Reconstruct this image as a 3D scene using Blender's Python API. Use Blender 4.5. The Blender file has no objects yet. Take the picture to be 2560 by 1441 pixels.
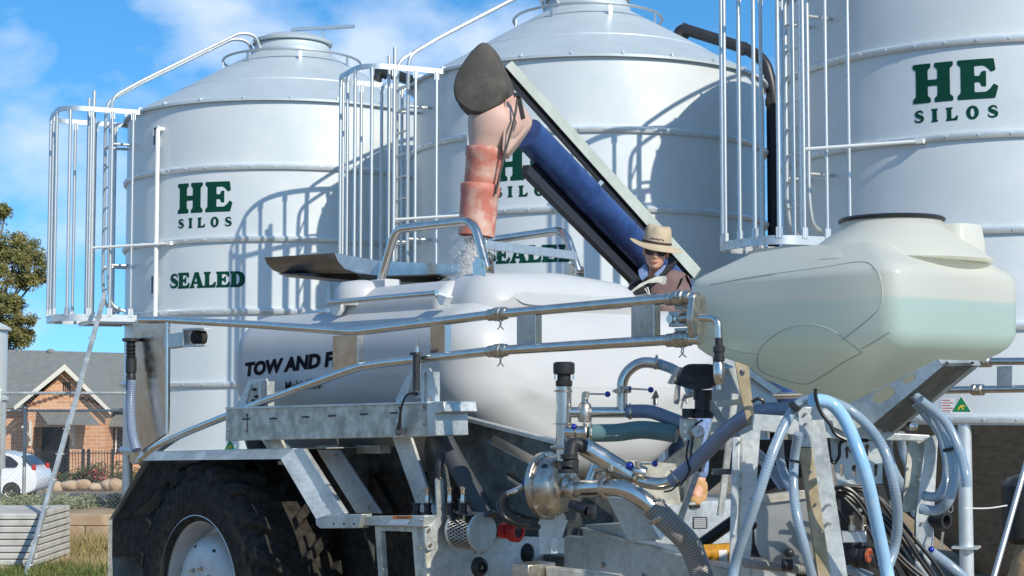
import bpy, bmesh, math, random
from mathutils import Vector, Matrix
from mathutils.geometry import tessellate_polygon
R_ = math.radians
random.seed(7)
scene = bpy.context.scene
COL = scene.collection
V = Vector
# ------------------------------------------------------------------ camera
FPX = 4000.0; CAMZ = 2.25; TILT = math.atan(259.5/4000.0)
cam = bpy.data.objects.new('camera', bpy.data.cameras.new('camera')); COL.objects.link(cam)
cam.location = (0, 0, CAMZ); cam.rotation_euler = (math.pi/2+TILT, 0, 0)
cam.data.sensor_width = 36; cam.data.lens = 36*FPX/2560; cam.data.clip_end = 2000; cam.data.clip_start = .1
scene.camera = cam
# ------------------------------------------------------------------ light
SUN_AZ = R_(37.5); SUN_EL = R_(32)      # azimuth measured from straight behind the camera towards the right
sdir = V((math.sin(SUN_AZ)*math.cos(SUN_EL), -math.cos(SUN_AZ)*math.cos(SUN_EL), math.sin(SUN_EL)))
sun = bpy.data.objects.new('sun', bpy.data.lights.new('sun', 'SUN')); COL.objects.link(sun)
sun.data.energy = 3.55; sun.data.angle = R_(.5); sun.data.color = (1, .94, .82)
sun.rotation_euler = sdir.to_track_quat('Z', 'Y').to_euler()
w = bpy.data.worlds.new('World'); scene.world = w; w.use_nodes = True
wt = w.node_tree; wt.nodes.clear()
def wn(t): return wt.nodes.new(t)
sky = wn('ShaderNodeTexSky'); sky.sky_type = 'NISHITA'; sky.sun_disc = False
sky.sun_elevation = SUN_EL; sky.sun_rotation = math.pi - SUN_AZ
sky.air_density = 1.0; sky.dust_density = 0.15; sky.ozone_density = 3.5
bgd = wn('ShaderNodeBackground'); wo = wn('ShaderNodeOutputWorld')
hs = wn('ShaderNodeHueSaturation'); hs.inputs['Saturation'].default_value = 1.27; hs.inputs['Value'].default_value = 1.15
tc0 = wn('ShaderNodeTexCoord'); lift = wn('ShaderNodeMapping'); lift.inputs['Location'].default_value = (0,0,.17); lift.inputs['Scale'].default_value = (1,1,.9)
wt.links.new(tc0.outputs['Generated'], lift.inputs[0]); wt.links.new(lift.outputs[0], sky.inputs[0])
hs.inputs['Hue'].default_value = .494
wt.links.new(sky.outputs[0], hs.inputs['Color'])
tc = wn('ShaderNodeTexCoord')
mp = wn('ShaderNodeMapping'); mp.inputs['Scale'].default_value = (1, 1, 1.7); mp.inputs['Location'].default_value = (.31, .2, .05)
wt.links.new(tc.outputs['Generated'], mp.inputs[0])
nz = wn('ShaderNodeTexNoise'); nz.inputs['Scale'].default_value = 11; nz.inputs['Detail'].default_value = 7; nz.inputs['Roughness'].default_value = .52; nz.inputs['Distortion'].default_value = .15
wt.links.new(mp.outputs[0], nz.inputs['Vector'])
def ray(px, py):
    d = V(((px-1280)/FPX, (720.5-py)/FPX, -1)); d = Matrix.Rotation(math.pi/2+TILT, 3, 'X') @ d; return d
acc = nz.outputs[0]
for (px, py, rad, amt) in [(60,150,2.2,.16),(60,420,2.6,.15),(540,50,2.8,.15),(330,170,2.4,.05),(960,60,5,.06),(1250,60,3,.13),(250,330,2.5,.06),(240,40,1.8,-.12),(800,60,1.6,-.12),(200,640,3,-.08),(250,800,3,-.2),(20,560,2,-.1),(1700,20,3,-.12)]:
    c = ray(px, py).normalized()
    dp = wn('ShaderNodeVectorMath'); dp.operation = 'DISTANCE'; dp.inputs[1].default_value = c
    wt.links.new(tc.outputs['Generated'], dp.inputs[0])
    mr = wn('ShaderNodeMapRange'); mr.interpolation_type = 'SMOOTHSTEP'
    mr.inputs['From Min'].default_value = 0; mr.inputs['From Max'].default_value = R_(rad)
    mr.inputs['To Min'].default_value = amt; mr.inputs['To Max'].default_value = 0
    wt.links.new(dp.outputs['Value'], mr.inputs['Value'])
    ad = wn('ShaderNodeMath'); wt.links.new(acc, ad.inputs[0]); wt.links.new(mr.outputs[0], ad.inputs[1]); acc = ad.outputs[0]
cr = wn('ShaderNodeValToRGB'); cr.color_ramp.elements[0].position = .47; cr.color_ramp.elements[1].position = .74
cr.color_ramp.elements[1].color = (.8, .8, .8, 1)
wt.links.new(acc, cr.inputs[0])
mx = wn('ShaderNodeMixRGB'); mx.inputs['Color2'].default_value = (4.6, 5.3, 6.3, 1)
wt.links.new(cr.outputs[0], mx.inputs['Fac']); wt.links.new(hs.outputs[0], mx.inputs['Color1'])
wt.links.new(mx.outputs[0], bgd.inputs['Color']); bgd.inputs['Strength'].default_value = .138
wt.links.new(bgd.outputs[0], wo.inputs[0])
scene.view_settings.view_transform = 'Standard'; scene.view_settings.look = 'None'
scene.view_settings.gamma = 1; scene.view_settings.exposure = 0.36
scene.render.engine = 'CYCLES'

# ------------------------------------------------------------------ geometry helpers
def P(px, py, Y):
    d = ray(px, py); return V((0, 0, CAMZ)) + d*(Y/d.y)
def PZ(px, py, z):
    d = ray(px, py); return V((0, 0, CAMZ)) + d*((z-CAMZ)/d.z)
U = V((.64, -.768, 0)).normalized(); N = V((-U.y*-1, 0, 0))
N = V((U.y, -U.x, 0))            # cart's near side, pointing left and towards the camera
ORG = V((-.26, 8.8, 0)); Z = V((0, 0, 1))
def T(a, b, z): return ORG + U*a + N*b + Z*z
def hit(px, py, nrm, pt):
    d = ray(px, py); o = V((0, 0, CAMZ)); return o + d*((pt-o).dot(nrm)/d.dot(nrm))
def PB(px, py, b): return hit(px, py, N, T(0, b, 0))     # on the vertical plane parallel to the cart's side
def PA(px, py, a): return hit(px, py, U, T(a, 0, 0))     # on the vertical plane facing the cart's front

def cr_path(pts, k=8):
    pts = [V(p) for p in pts]; out = []
    n = len(pts)
    for i in range(n-1):
        p0 = pts[max(i-1, 0)]; p1 = pts[i]; p2 = pts[i+1]; p3 = pts[min(i+2, n-1)]
        for j in range(k):
            t = j/k
            out.append(.5*((2*p1)+(p2-p0)*t+(2*p0-5*p1+4*p2-p3)*t*t+(3*p1-p0-3*p2+p3)*t**3))
    out.append(pts[-1]); return out
def fillet(pts, r, k=6, closed=False):
    pts = [V(p) for p in pts]; n = len(pts); out = []
    rng = range(n) if closed else range(1, n-1)
    if not closed: out.append(pts[0])
    for i in rng:
        p = pts[i]; a = pts[i-1]-p; b = pts[(i+1) % n]-p
        rr = min(r, a.length*.49, b.length*.49)
        A = p+a.normalized()*rr; B = p+b.normalized()*rr
        for j in range(k+1):
            t = j/k; out.append(A*(1-t)**2+p*2*t*(1-t)+B*t*t)
    if not closed: out.append(pts[-1])
    return out
def resample(path, step):
    out = [path[0].copy()]; acc = 0; prev = path[0]
    for p in path[1:]:
        L = (p-prev).length
        while acc+L >= step and L > 1e-9:
            t = (step-acc)/L; prev = prev.lerp(p, t); out.append(prev.copy()); L = (p-prev).length; acc = 0
        acc += L; prev = p
    return out

class MB:
    def __init__(s): s.v = []; s.f = []; s.alt = None
    def add(s, vs, fs):
        o = len(s.v); s.v += [V(p) for p in vs]; s.f += [[i+o for i in f] for f in fs]; return s
    def box(s, c, ex, ey, ez, hx, hy, hz):
        c = V(c); ex = V(ex)*hx; ey = V(ey)*hy; ez = V(ez)*hz
        vs = [c+ex*i+ey*j+ez*k for i in (-1, 1) for j in (-1, 1) for k in (-1, 1)]
        return s.add(vs, [[0,1,3,2],[4,6,7,5],[0,4,5,1],[2,3,7,6],[0,2,6,4],[1,5,7,3]])
    def abox(s, x0, x1, y0, y1, z0, z1):
        return s.box(((x0+x1)/2, (y0+y1)/2, (z0+z1)/2), (1,0,0), (0,1,0), (0,0,1), abs(x1-x0)/2, abs(y1-y0)/2, abs(z1-z0)/2)
    def beam(s, p0, p1, wdt, hgt, up=(0,0,1)):
        p0 = V(p0); p1 = V(p1); d = (p1-p0); L = d.length; d.normalize()
        side = d.cross(V(up));
        if side.length < 1e-4: side = d.cross(V((0,1,0)))
        side.normalize(); u2 = side.cross(d).normalized()
        return s.box((p0+p1)/2, d, side, u2, L/2, wdt/2, hgt/2)
    def prism(s, pts, vec):
        pts = [V(p) for p in pts]; n = len(pts); vec = V(vec)
        return s.add(pts+[p+vec for p in pts], [list(range(n))[::-1], list(range(n, 2*n))]+[[i, (i+1) % n, n+(i+1) % n, n+i] for i in range(n)])
    def plate(s, loops, vec):
        loops = [[V(p) for p in l] for l in loops]; vec = V(vec)
        flat = [p for l in loops for p in l]; n = len(flat)
        tris = tessellate_polygon(loops)
        fs = [list(t) for t in tris]+[[i+n for i in t][::-1] for t in tris]
        o = 0
        for l in loops:
            m = len(l)
            for i in range(m):
                j = (i+1) % m; fs.append([o+i, o+j, n+o+j, n+o+i])
            o += m
        return s.add(flat+[p+vec for p in flat], fs)
    def tube(s, path, r, n=12, closed=False, caps=True):
        path = [V(p) for p in path]; m = len(path)
        if not hasattr(r, '__len__'): r = [r]*m
        if len(r) != m: r = [r[min(len(r)-1, int(i*len(r)/m))] for i in range(m)]
        tg = []
        for i in range(m):
            if closed: d = path[(i+1) % m]-path[i-1]
            else: d = path[min(i+1, m-1)]-path[max(i-1, 0)]
            tg.append(d.normalized() if d.length > 1e-9 else V((0,0,1)))
        ref = V((0,0,1)) if abs(tg[0].z) < .9 else V((1,0,0))
        x = tg[0].cross(ref).normalized(); vs = []
        for i in range(m):
            x = (x - tg[i]*x.dot(tg[i]))
            if x.length < 1e-6: x = tg[i].orthogonal()
            x.normalize(); y = tg[i].cross(x)
            for j in range(n):
                a = 2*math.pi*j/n; vs.append(path[i]+(x*math.cos(a)+y*math.sin(a))*r[i])
        fs = []
        for i in range(m if closed else m-1):
            i2 = (i+1) % m
            for j in range(n):
                j2 = (j+1) % n; fs.append([i*n+j, i*n+j2, i2*n+j2, i2*n+j])
        if caps and not closed: fs += [list(range(n))[::-1], [(m-1)*n+j for j in range(n)]]
        return s.add(vs, fs)
    def rod(s, p0, p1, r, n=12, r2=None):
        return s.tube([p0, p1], [r, r if r2 is None else r2], n)
    def hose(s, path, r, pitch=.012, dep=.05, n=14):
        pp = resample(path, pitch/2); rr = [r*(1+(dep if i % 2 else -dep)) for i in range(len(pp))]
        s.alt = n
        return s.tube(pp, rr, n)
    def lathe(s, prof, o, axis=(0,0,1), n=24, arc=None, x0=None):
        o = V(o); ax = V(axis).normalized(); x = V(x0).normalized() if x0 else ax.orthogonal().normalized(); y = ax.cross(x)
        vs = []; m = len(prof)
        for j in range(n):
            a = 2*math.pi*j/n
            d = x*math.cos(a)+y*math.sin(a)
            for (r, h) in prof: vs.append(o+d*r+ax*h)
        fs = []
        for j in range(n):
            j2 = (j+1) % n
            for i in range(m-1): fs.append([j*m+i, j2*m+i, j2*m+i+1, j*m+i+1])
        if prof[0][0] > 1e-6: fs.append([j*m for j in range(n)][::-1])
        if prof[-1][0] > 1e-6: fs.append([j*m+m-1 for j in range(n)])
        return s.add(vs, fs)
    def ball(s, c, r, sc=(1,1,1), n=12):
        c = V(c); vs = []; k = n//2+1
        for i in range(k+1):
            t = math.pi*i/k
            for j in range(n):
                a = 2*math.pi*j/n; vs.append(c+V((r*sc[0]*math.sin(t)*math.cos(a), r*sc[1]*math.sin(t)*math.sin(a), r*sc[2]*math.cos(t))))
        fs = [[i*n+j, (i+1)*n+j, (i+1)*n+(j+1) % n, i*n+(j+1) % n] for i in range(k) for j in range(n)]
        return s.add(vs, fs)
    def loft(s, rings, caps=True):
        n = len(rings[0]); vs = [p for r in rings for p in r]; m = len(rings)
        fs = [[i*n+j, i*n+(j+1) % n, (i+1)*n+(j+1) % n, (i+1)*n+j] for i in range(m-1) for j in range(n)]
        if caps: fs += [list(range(n))[::-1], [(m-1)*n+j for j in range(n)]]
        return s.add(vs, fs)
    def build(s, name, m, parent=None, label=None, local=False, bevel=0, smooth=35, sub=0, wn=False, kind=None, cat=None, group=None):
        me = bpy.data.meshes.new(name); off = V((0,0,0))
        if parent is not None and not local:
            p = parent
            while p is not None: off = off+p.location; p = p.parent
        me.from_pydata([tuple(p-off) for p in s.v], [], s.f)
        bm = bmesh.new(); bm.from_mesh(me)
        if s.alt:
            bm.faces.ensure_lookup_table()
            for i, f_ in enumerate(bm.faces): f_.material_index = (i//s.alt) % 2 if len(f_.verts) == 4 else 0
        else: bmesh.ops.remove_doubles(bm, verts=bm.verts, dist=1e-6)
        bmesh.ops.recalc_face_normals(bm, faces=bm.faces); bm.to_mesh(me); bm.free()
        me.polygons.foreach_set('use_smooth', [True]*len(me.polygons))
        if smooth < 180: me.set_sharp_from_angle(angle=R_(smooth))
        o = bpy.data.objects.new(name, me); COL.objects.link(o); me.materials.append(m)
        if s.alt: me.materials.append(M.get(ALT.get(m.name, ''), m))
        if parent is not None: o.parent = parent
        if bevel:
            b = o.modifiers.new('bevel', 'BEVEL'); b.width = bevel; b.segments = 2; b.limit_method = 'ANGLE'; b.angle_limit = R_(40)
        if sub:
            b = o.modifiers.new('sub', 'SUBSURF'); b.levels = sub; b.render_levels = sub
        if wn: b = o.modifiers.new('wn', 'WEIGHTED_NORMAL'); b.keep_sharp = True; b.weight = 80
        tag(o, label, cat, group, kind); return o
def tag(o, label=None, cat=None, group=None, kind=None):
    if label: o['label'] = label
    if cat: o['category'] = cat
    if group: o['group'] = group
    if kind: o['kind'] = kind
    return o
def thing(name, label, cat, loc=(0,0,0), rz=0, group=None):
    o = bpy.data.objects.new(name, None); COL.objects.link(o); o.location = loc; o.rotation_euler = (0,0,rz)
    o.empty_display_size = .2
    return tag(o, label, cat, group)
def copy_tree(o, parent=None):
    c = o.copy(); COL.objects.link(c); c.parent = parent
    for ch in [x for x in bpy.data.objects if x.parent is o]: copy_tree(ch, c)
    return c

# ------------------------------------------------------------------ materials
def mat(name, col, rough=.5, metal=0, col2=None, scale=8, detail=4, bump=0, bscale=None, spec=.5, trans=0, mix=(.35,.65), coat=0, sss=0, voro=False, ior=1.45, dist=.01, r2=None, alpha=None):
    m = bpy.data.materials.new(name); m.use_nodes = True; nt = m.node_tree; b = nt.nodes['Principled BSDF']
    def L(a, c): nt.links.new(a, c)
    b.inputs['Base Color'].default_value = (*col, 1); b.inputs['Roughness'].default_value = rough; b.inputs['Metallic'].default_value = metal
    b.inputs['Specular IOR Level'].default_value = spec; b.inputs['Transmission Weight'].default_value = trans; b.inputs['Coat Weight'].default_value = coat
    b.inputs['IOR'].default_value = ior
    if sss: b.inputs['Subsurface Weight'].default_value = sss; b.inputs['Subsurface Scale'].default_value = .03
    if alpha is not None: b.inputs['Alpha'].default_value = alpha
    tcn = nt.nodes.new('ShaderNodeTexCoord')
    if col2 is not None:
        if voro:
            t = nt.nodes.new('ShaderNodeTexVoronoi'); t.inputs['Scale'].default_value = scale
            bw = nt.nodes.new('ShaderNodeRGBToBW'); L(t.outputs['Color'], bw.inputs[0]); out = bw.outputs[0]
            n2 = nt.nodes.new('ShaderNodeTexNoise'); n2.inputs['Scale'].default_value = scale*.08; n2.inputs['Detail'].default_value = 5
            L(tcn.outputs['Object'], n2.inputs['Vector'])
            mm = nt.nodes.new('ShaderNodeMath'); mm.operation = 'MULTIPLY_ADD'; mm.inputs[1].default_value = .35
            m3 = nt.nodes.new('ShaderNodeMath'); m3.operation = 'MULTIPLY_ADD'; m3.inputs[1].default_value = 1.5; m3.inputs[2].default_value = -.42
            L(n2.outputs[0], m3.inputs[0]); L(out, mm.inputs[0]); L(m3.outputs[0], mm.inputs[2]); out2 = mm.outputs[0]
        else:
            t = nt.nodes.new('ShaderNodeTexNoise'); t.inputs['Scale'].default_value = scale; t.inputs['Detail'].default_value = detail; t.inputs['Roughness'].default_value = .6; out2 = t.outputs[0]
        L(tcn.outputs['Object'], t.inputs['Vector'])
        c = nt.nodes.new('ShaderNodeValToRGB'); c.color_ramp.elements[0].position = mix[0]; c.color_ramp.elements[1].position = mix[1]
        c.color_ramp.elements[0].color = (*col, 1); c.color_ramp.elements[1].color = (*col2, 1)
        L(out2, c.inputs[0]); L(c.outputs[0], b.inputs['Base Color'])
        if r2 is not None:
            mr = nt.nodes.new('ShaderNodeMapRange'); mr.inputs['From Min'].default_value = mix[0]; mr.inputs['From Max'].default_value = mix[1]
            mr.inputs['To Min'].default_value = rough; mr.inputs['To Max'].default_value = r2
            L(out2, mr.inputs[0]); L(mr.outputs[0], b.inputs['Roughness'])
    if bump:
        t = nt.nodes.new('ShaderNodeTexNoise'); t.inputs['Scale'].default_value = bscale or scale; t.inputs['Detail'].default_value = 5
        L(tcn.outputs['Object'], t.inputs['Vector'])
        bp = nt.nodes.new('ShaderNodeBump'); bp.inputs['Strength'].default_value = bump; bp.inputs['Distance'].default_value = dist
        L(t.outputs[0], bp.inputs['Height']); L(bp.outputs[0], b.inputs['Normal'])
    return m
M = {}; ALT = {'clear_blue_hose':'hose_b','pale_blue_hose':'hose_ltb','blue_grey_suction_hose':'hose_gbb','teal_suction_hose':'hose_tealb','grey_suction_hose':'hose_grb'}
M['silo'] = mat('silo_steel', (.60,.64,.635), .30, .12, (.68,.705,.695), 1.6, 5, mix=(.3,.7), r2=.42, bump=.05, bscale=1.6, dist=.05)
M['silo_roof'] = mat('silo_roof_steel', (.47,.53,.54), .42, .2, (.52,.58,.59), 2, 4)
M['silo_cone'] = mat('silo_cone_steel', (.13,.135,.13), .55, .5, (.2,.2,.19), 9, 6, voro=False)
M['band'] = mat('band_steel', (.62,.67,.68), .3, .45, (.72,.76,.77), 10)
M['alu'] = mat('aluminium', (.62,.645,.64), .33, .75, (.50,.52,.51), 22, 5, r2=.42)
M['green'] = mat('sign_green', (.003,.05,.032), .6, spec=.15)
M['green2'] = mat('sticker_green', (.01,.22,.08), .4)
M['white'] = mat('white_paint', (.75,.76,.74), .45)
M['grey_rubber'] = mat('grey_rubber', (.06,.065,.07), .6)
M['black'] = mat('black_plastic', (.018,.018,.02), .4, 0, (.03,.03,.032), 30, bump=.1, bscale=60, dist=.002)
M['rubber'] = mat('rubber', (.019,.0175,.016), .8, 0, (.05,.045,.038), 22, 7, bump=.25, bscale=60, dist=.003, spec=.12)
M['galv'] = mat('galvanised_steel', (.37,.39,.375), .36, .62, (.66,.685,.66), 55, voro=True, mix=(.12,.8), bump=.12, bscale=45, dist=.002, r2=.5)
M['galv_old'] = mat('weathered_galvanised_steel', (.38,.36,.30), .5, .4, (.66,.63,.53), 12, 9, voro=False, mix=(.38,.60), bump=.15, bscale=30, dist=.002)
M['galv_tan'] = mat('ground_reflection_galvanised_steel', (.33,.25,.14), .5, .45, (.46,.38,.25), 14, 8, mix=(.35,.65), bump=.12, bscale=30, dist=.002)  # tan stands in for the ground reflected in the steel
M['galv_dark'] = mat('shaded_galvanised_steel', (.07,.078,.075), .5, .55, (.17,.19,.18), 12, 8, mix=(.35,.7), bump=.12, bscale=30, dist=.002)  # galv darkened to paint in shade under the tank and between plates
M['inox_dark'] = mat('dark_reflection_stainless', (.16,.14,.115), .28, .95, (.24,.21,.18), 8, 5, r2=.4)  # darkened base colour paints dark reflections on the open lid
M['inox'] = mat('stainless_steel', (.60,.56,.50), .17, 1, (.72,.68,.61), 14, 5, bump=.05, bscale=18, dist=.004, r2=.27)
M['inox_cast'] = mat('cast_stainless_steel', (.46,.41,.34), .3, 1, (.62,.56,.48), 40, 5, bump=.12, bscale=90, dist=.002, r2=.4)
# ------------------------------------------------------------------ ground
def gz(y):
    pts = [(-1000,0),(24.0,0),(24.3,.42),(27,.42),(44,-1.0),(55,-1.2),(75,-1.7),(2000,-1.7)]
    for (a, za), (b, zb) in zip(pts, pts[1:]):
        if a <= y <= b: return za+(zb-za)*(y-a)/(b-a)
    return 0
m = mat('dirt_ground', (.20,.145,.09), .95, 0, (.31,.25,.17), .9, 8, bump=.5, bscale=14, dist=.03)
M['grass_ground'] = m
g = MB(); ys = [-400,-60,-10,5,14,18,21,24.0,24.3,27,33,38,44,55,65,75,120,300,1500]
xs = [-800,-120,-40,-16,-8,0,8,20,60,200,900]
g.add([(x, y, gz(y)) for y in ys for x in xs], [[i*len(xs)+j, i*len(xs)+j+1, (i+1)*len(xs)+j+1, (i+1)*len(xs)+j] for i in range(len(ys)-1) for j in range(len(xs)-1)])
g.build('ground', m, smooth=180, kind='structure')
road = MB(); road.add([(-60,44.5,gz(44.5)+.02),(40,44.5,gz(44.5)+.02),(40,54,gz(54)+.02),(-60,54,gz(54)+.02)], [[0,1,2,3]])
road.build('road', mat('asphalt', (.09,.088,.085), .9, 0, (.13,.125,.12), 3, 8), kind='structure')

# ------------------------------------------------------------------ slab-serif letters
def rnd(pts, r=.035): return [p.to_2d() for p in fillet([V((x, y, 0)) for x, y in pts], r, 3, True)]
def ell(cx, cy, rx, ry, n=28): return [V((cx+rx*math.cos(2*math.pi*i/n), cy+ry*math.sin(2*math.pi*i/n))) for i in range(n)]
def stroke(pts, wd):
    c = cr_path([V((x, y, 0)) for x, y in pts], 5); ww = cr_path([V((a, 0, 0)) for a in wd], 5)
    L = []; Rr = []
    for i, p in enumerate(c):
        d = (c[min(i+1, len(c)-1)]-c[max(i-1, 0)]).normalized(); nn = V((-d.y, d.x, 0))*ww[i].x/2
        L.append((p+nn).to_2d()); Rr.append((p-nn).to_2d())
    return L+Rr[::-1]
S1 = [(.67,.68),(.62,.84),(.42,.90),(.20,.80),(.22,.62),(.42,.50),(.62,.38),(.62,.20),(.38,.10),(.14,.16),(.07,.33)]
S2 = [.06,.12,.15,.2,.27,.3,.27,.2,.15,.12,.06]
LET = {
 'H': ([rnd([(0,0),(.46,0),(.46,.11),(.385,.17),(.385,.42),(.63,.42),(.63,.17),(.555,.11),(.555,0),(1.02,0),(1.02,.11),(.94,.17),(.94,.83),(1.02,.89),(1.02,1),(.555,1),(.555,.89),(.63,.83),(.63,.58),(.385,.58),(.385,.83),(.46,.89),(.46,1),(0,1),(0,.89),(.08,.83),(.08,.17),(0,.11)])], 1.02),
 'E': ([rnd([(0,0),(.90,0),(.98,.30),(.87,.37),(.79,.25),(.68,.17),(.41,.17),(.41,.42),(.54,.42),(.58,.31),(.69,.30),(.69,.70),(.58,.69),(.54,.58),(.41,.58),(.41,.83),(.64,.83),(.74,.75),(.81,.66),(.92,.70),(.88,1),(0,1),(0,.89),(.08,.83),(.08,.17),(0,.11)])], .97),
 'L': ([rnd([(0,0),(.82,0),(.89,.32),(.78,.38),(.68,.24),(.57,.17),(.40,.17),(.40,.83),(.5,.89),(.5,1),(0,1),(0,.89),(.08,.83),(.08,.17),(0,.11)])], .88),
 'I': ([rnd([(0,0),(.48,0),(.48,.11),(.40,.17),(.40,.83),(.48,.89),(.48,1),(0,1),(0,.89),(.08,.83),(.08,.17),(0,.11)])], .48),
 'O': ([ell(.45,.5,.45,.52), ell(.45,.5,.15,.33)], .9),
 'S': ([stroke(S1, S2)], .74),
 'A': ([rnd([(0,0),(.38,0),(.38,.11),(.31,.15),(.34,.27),(.60,.27),(.64,.15),(.56,.11),(.56,0),(1.08,0),(1.08,.11),(.99,.16),(.68,1),(.38,1),(.08,.16),(0,.11)], .02), [V((.39,.40)),V((.57,.40)),V((.48,.70))]], 1.08),
 'D': ([rnd([(0,0),(.55,0),(.82,.08),(.97,.3),(.99,.5),(.97,.7),(.82,.92),(.55,1),(0,1),(0,.89),(.08,.83),(.08,.17),(0,.11)], .08), rnd([(.40,.16),(.52,.18),(.61,.33),(.63,.5),(.61,.67),(.52,.82),(.40,.84)], .05)], .99)}
def wrap_text(mb, txt, h, width, s_mid, z0, Rad, az, thick=.004, sx=1.0):
    """letters h metres tall, spread over width, wrapped round a cylinder"""
    tot = sum(LET[c][1] for c in txt)*h*sx; gap = (width-tot)/(len(txt)-1) if len(txt) > 1 else 0
    x = -width/2+s_mid
    for c in txt:
        loops, wd = LET[c]
        bm = bmesh.new(); flat = [p for l in loops for p in l]
        vv = [bm.verts.new((x+p.x*h*sx, 0, z0+p.y*h)) for p in flat]
        for t in tessellate_polygon([[V((p.x, p.y, 0)) for p in l] for l in loops]):
            try: bm.faces.new([vv[i] for i in t])
            except ValueError: pass
        k = x
        while k < x+wd*h*sx:
            bmesh.ops.bisect_plane(bm, geom=bm.verts[:]+bm.edges[:]+bm.faces[:], plane_co=(k,0,0), plane_no=(1,0,0)); k += .06
        bm.verts.index_update()
        def mp_(co, rr):
            a = az+co.x/Rad; return V((math.sin(a)*rr, -math.cos(a)*rr, co.z))
        mb.add([mp_(q.co, Rad+thick) for q in bm.verts], [[q.index for q in f.verts] for f in bm.faces])
        bm.free(); x += wd*h*sx+gap
# ------------------------------------------------------------------ silo
RS = 2.5; EAVE = 6.38; RINGS = [5.40, 4.38, 3.36, 2.34, 1.36]; TC = R_(24); SN = 192
ER = V((-math.cos(TC), -math.sin(TC), 0)); ET = V((math.sin(TC), -math.cos(TC), 0))   # outward, and along the wall towards the camera
def cz(r): return EAVE+(RS-r)*.585
def make_silo():
    root = thing('silo', 'x', 'silo')
    mb = MB(); prof = [(RS, 1.30)]
    for z in RINGS[::-1]: prof += [(RS, z-.03), (RS, z+.03)]
    prof += [(RS, EAVE)]
    # gentle waist between hoops
    pr = []
    for i in range(len(prof)-1):
        (r0, z0), (r1, z1) = prof[i], prof[i+1]
        pr.append((r0, z0))
    pr.append(prof[-1])
    mb.lathe(pr, (0,0,0), n=SN); mb.f = [f for f in mb.f if len(f) < 10]
    mb.build('wall', M['silo'], root, local=True)
    for z in RINGS:
        b = MB(); b.lathe([(RS-.01,z-.045),(RS+.035,z-.04),(RS+.05,z-.015),(RS+.05,z+.02),(RS+.03,z+.04),(RS-.01,z+.045)], (0,0,0), n=SN); b.f = [f for f in b.f if len(f) < 10]
        r = b
        for i in range(48):
            a = 2*math.pi*(i+.3)/48; d = V((math.sin(a), -math.cos(a), 0)); r.lathe([(.014,0),(.012,.01),(0,.012)], d*(RS+.05)+Z*z, d, n=6)
        b.build('hoop_band', M['band'], root, local=True)
    mb = MB(); mb.lathe([(RS+.015,EAVE-.04),(RS+.06,EAVE-.045),(RS+.06,EAVE-.01),(1.78,cz(1.78)),(1.775,cz(1.775)+.012),(1.05,cz(1.05)+.012),(.62,cz(.62)+.012),(.62,cz(.62)+.06),(.60,cz(.6)+.07),(.57,cz(.5)+.10),(.5,cz(.5)+.12)], (0,0,0), n=SN)
    rf = mb.build('roof', M['silo_roof'], root, local=True)
    c = MB(); zt = cz(.5)+.11
    c.lathe([(.56,zt),(.62,zt+.01),(.63,zt+.05),(.60,zt+.06),(.58,zt+.065),(.42,zt+.14),(.2,zt+.19),(0,zt+.2)], (0,0,0), n=48)
    c.build('lid', M['silo_roof'], rf, local=True)
    l = MB(); l.beam((.0,-.1,zt+.24), (1.0,-.25,zt+.26), .05, .05); l.beam((.5,-.15,zt+.05), (.5,-.16,zt+.24), .03, .03); l.beam((0,-.1,zt+.18),(0,-.1,zt+.24),.03,.03)
    l.build('lid_lever', M['alu'], rf, local=True)
    rr = MB(); path = [V((1.07*math.cos(a), 1.07*math.sin(a), cz(1.07)+.17)) for a in [R_(-200+i*6) for i in range(61)] ]
    rr.tube(path, .02, 8, closed=True)
    for i in range(8):
        a = i*math.pi/4+.25; d = V((math.cos(a), math.sin(a), 0)); rr.beam(d*1.07+Z*(cz(1.07)-.02), d*1.07+Z*(cz(1.07)+.17), .05, .012, up=d)
    rr.build('roof_rail', M['alu'], rf, local=True)
    for i in range(24):
        e = MB(); a = 2*math.pi*(i+.5)/24; d = V((math.sin(a), -math.cos(a), 0)); e.box(d*(RS+.03)+Z*(EAVE+.005), d, d.cross(Z), Z, .04, .01, .02); e.build('eave_clip', M['band'], rf, local=True)
    # hopper bottom and legs
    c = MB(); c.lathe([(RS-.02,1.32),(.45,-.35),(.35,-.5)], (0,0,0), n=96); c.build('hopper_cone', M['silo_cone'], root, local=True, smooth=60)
    lg = MB()
    for i in range(8):
        a = R_(-25.2+45*i); d = V((math.sin(a), -math.cos(a), 0))
        lg2 = MB(); lg2.rod(d*(RS-.06)+Z*1.34, d*(RS-.06)+Z*(-1.0), .075, 14); lg2.box(d*(RS-.06)+Z*.012, d, d.cross(Z), Z, .13, .13, .012)
        lg2.build('leg', M['band'], root, local=True)
    # lettering
    az = R_(-21.5)
    t = MB(); wrap_text(t, 'HE', .43, .90, 0, 4.77, RS, az, sx=1.0); wrap_text(t, 'SILOS', .145, .885, 0, 4.555, RS, az, sx=1.0)
    t.build('lettering', M['green'], root, 'green HE SILOS lettering', local=True, smooth=180)
    t = MB(); wrap_text(t, 'SEALED', .225, 1.24, .03, 3.70, RS, az, sx=.98)
    t.build('lettering', M['green'], root, 'green SEALED lettering', local=True, smooth=180)
    # gas pipe with viewing slots
    a = R_(-39.5); d = V((math.sin(a), -math.cos(a), 0)); q = RS+.075
    pp = MB(); pp.tube(fillet([d*RS+Z*6.02, d*(q+.02)+Z*6.02, d*(q+.02)+Z*1.0], .05), .033, 12); pp.build('gas_pipe', M['white'], root, local=True)
    a2 = R_(-42.7); d2 = V((math.sin(a2), -math.cos(a2), 0)); tt = d2.cross(Z)
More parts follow.
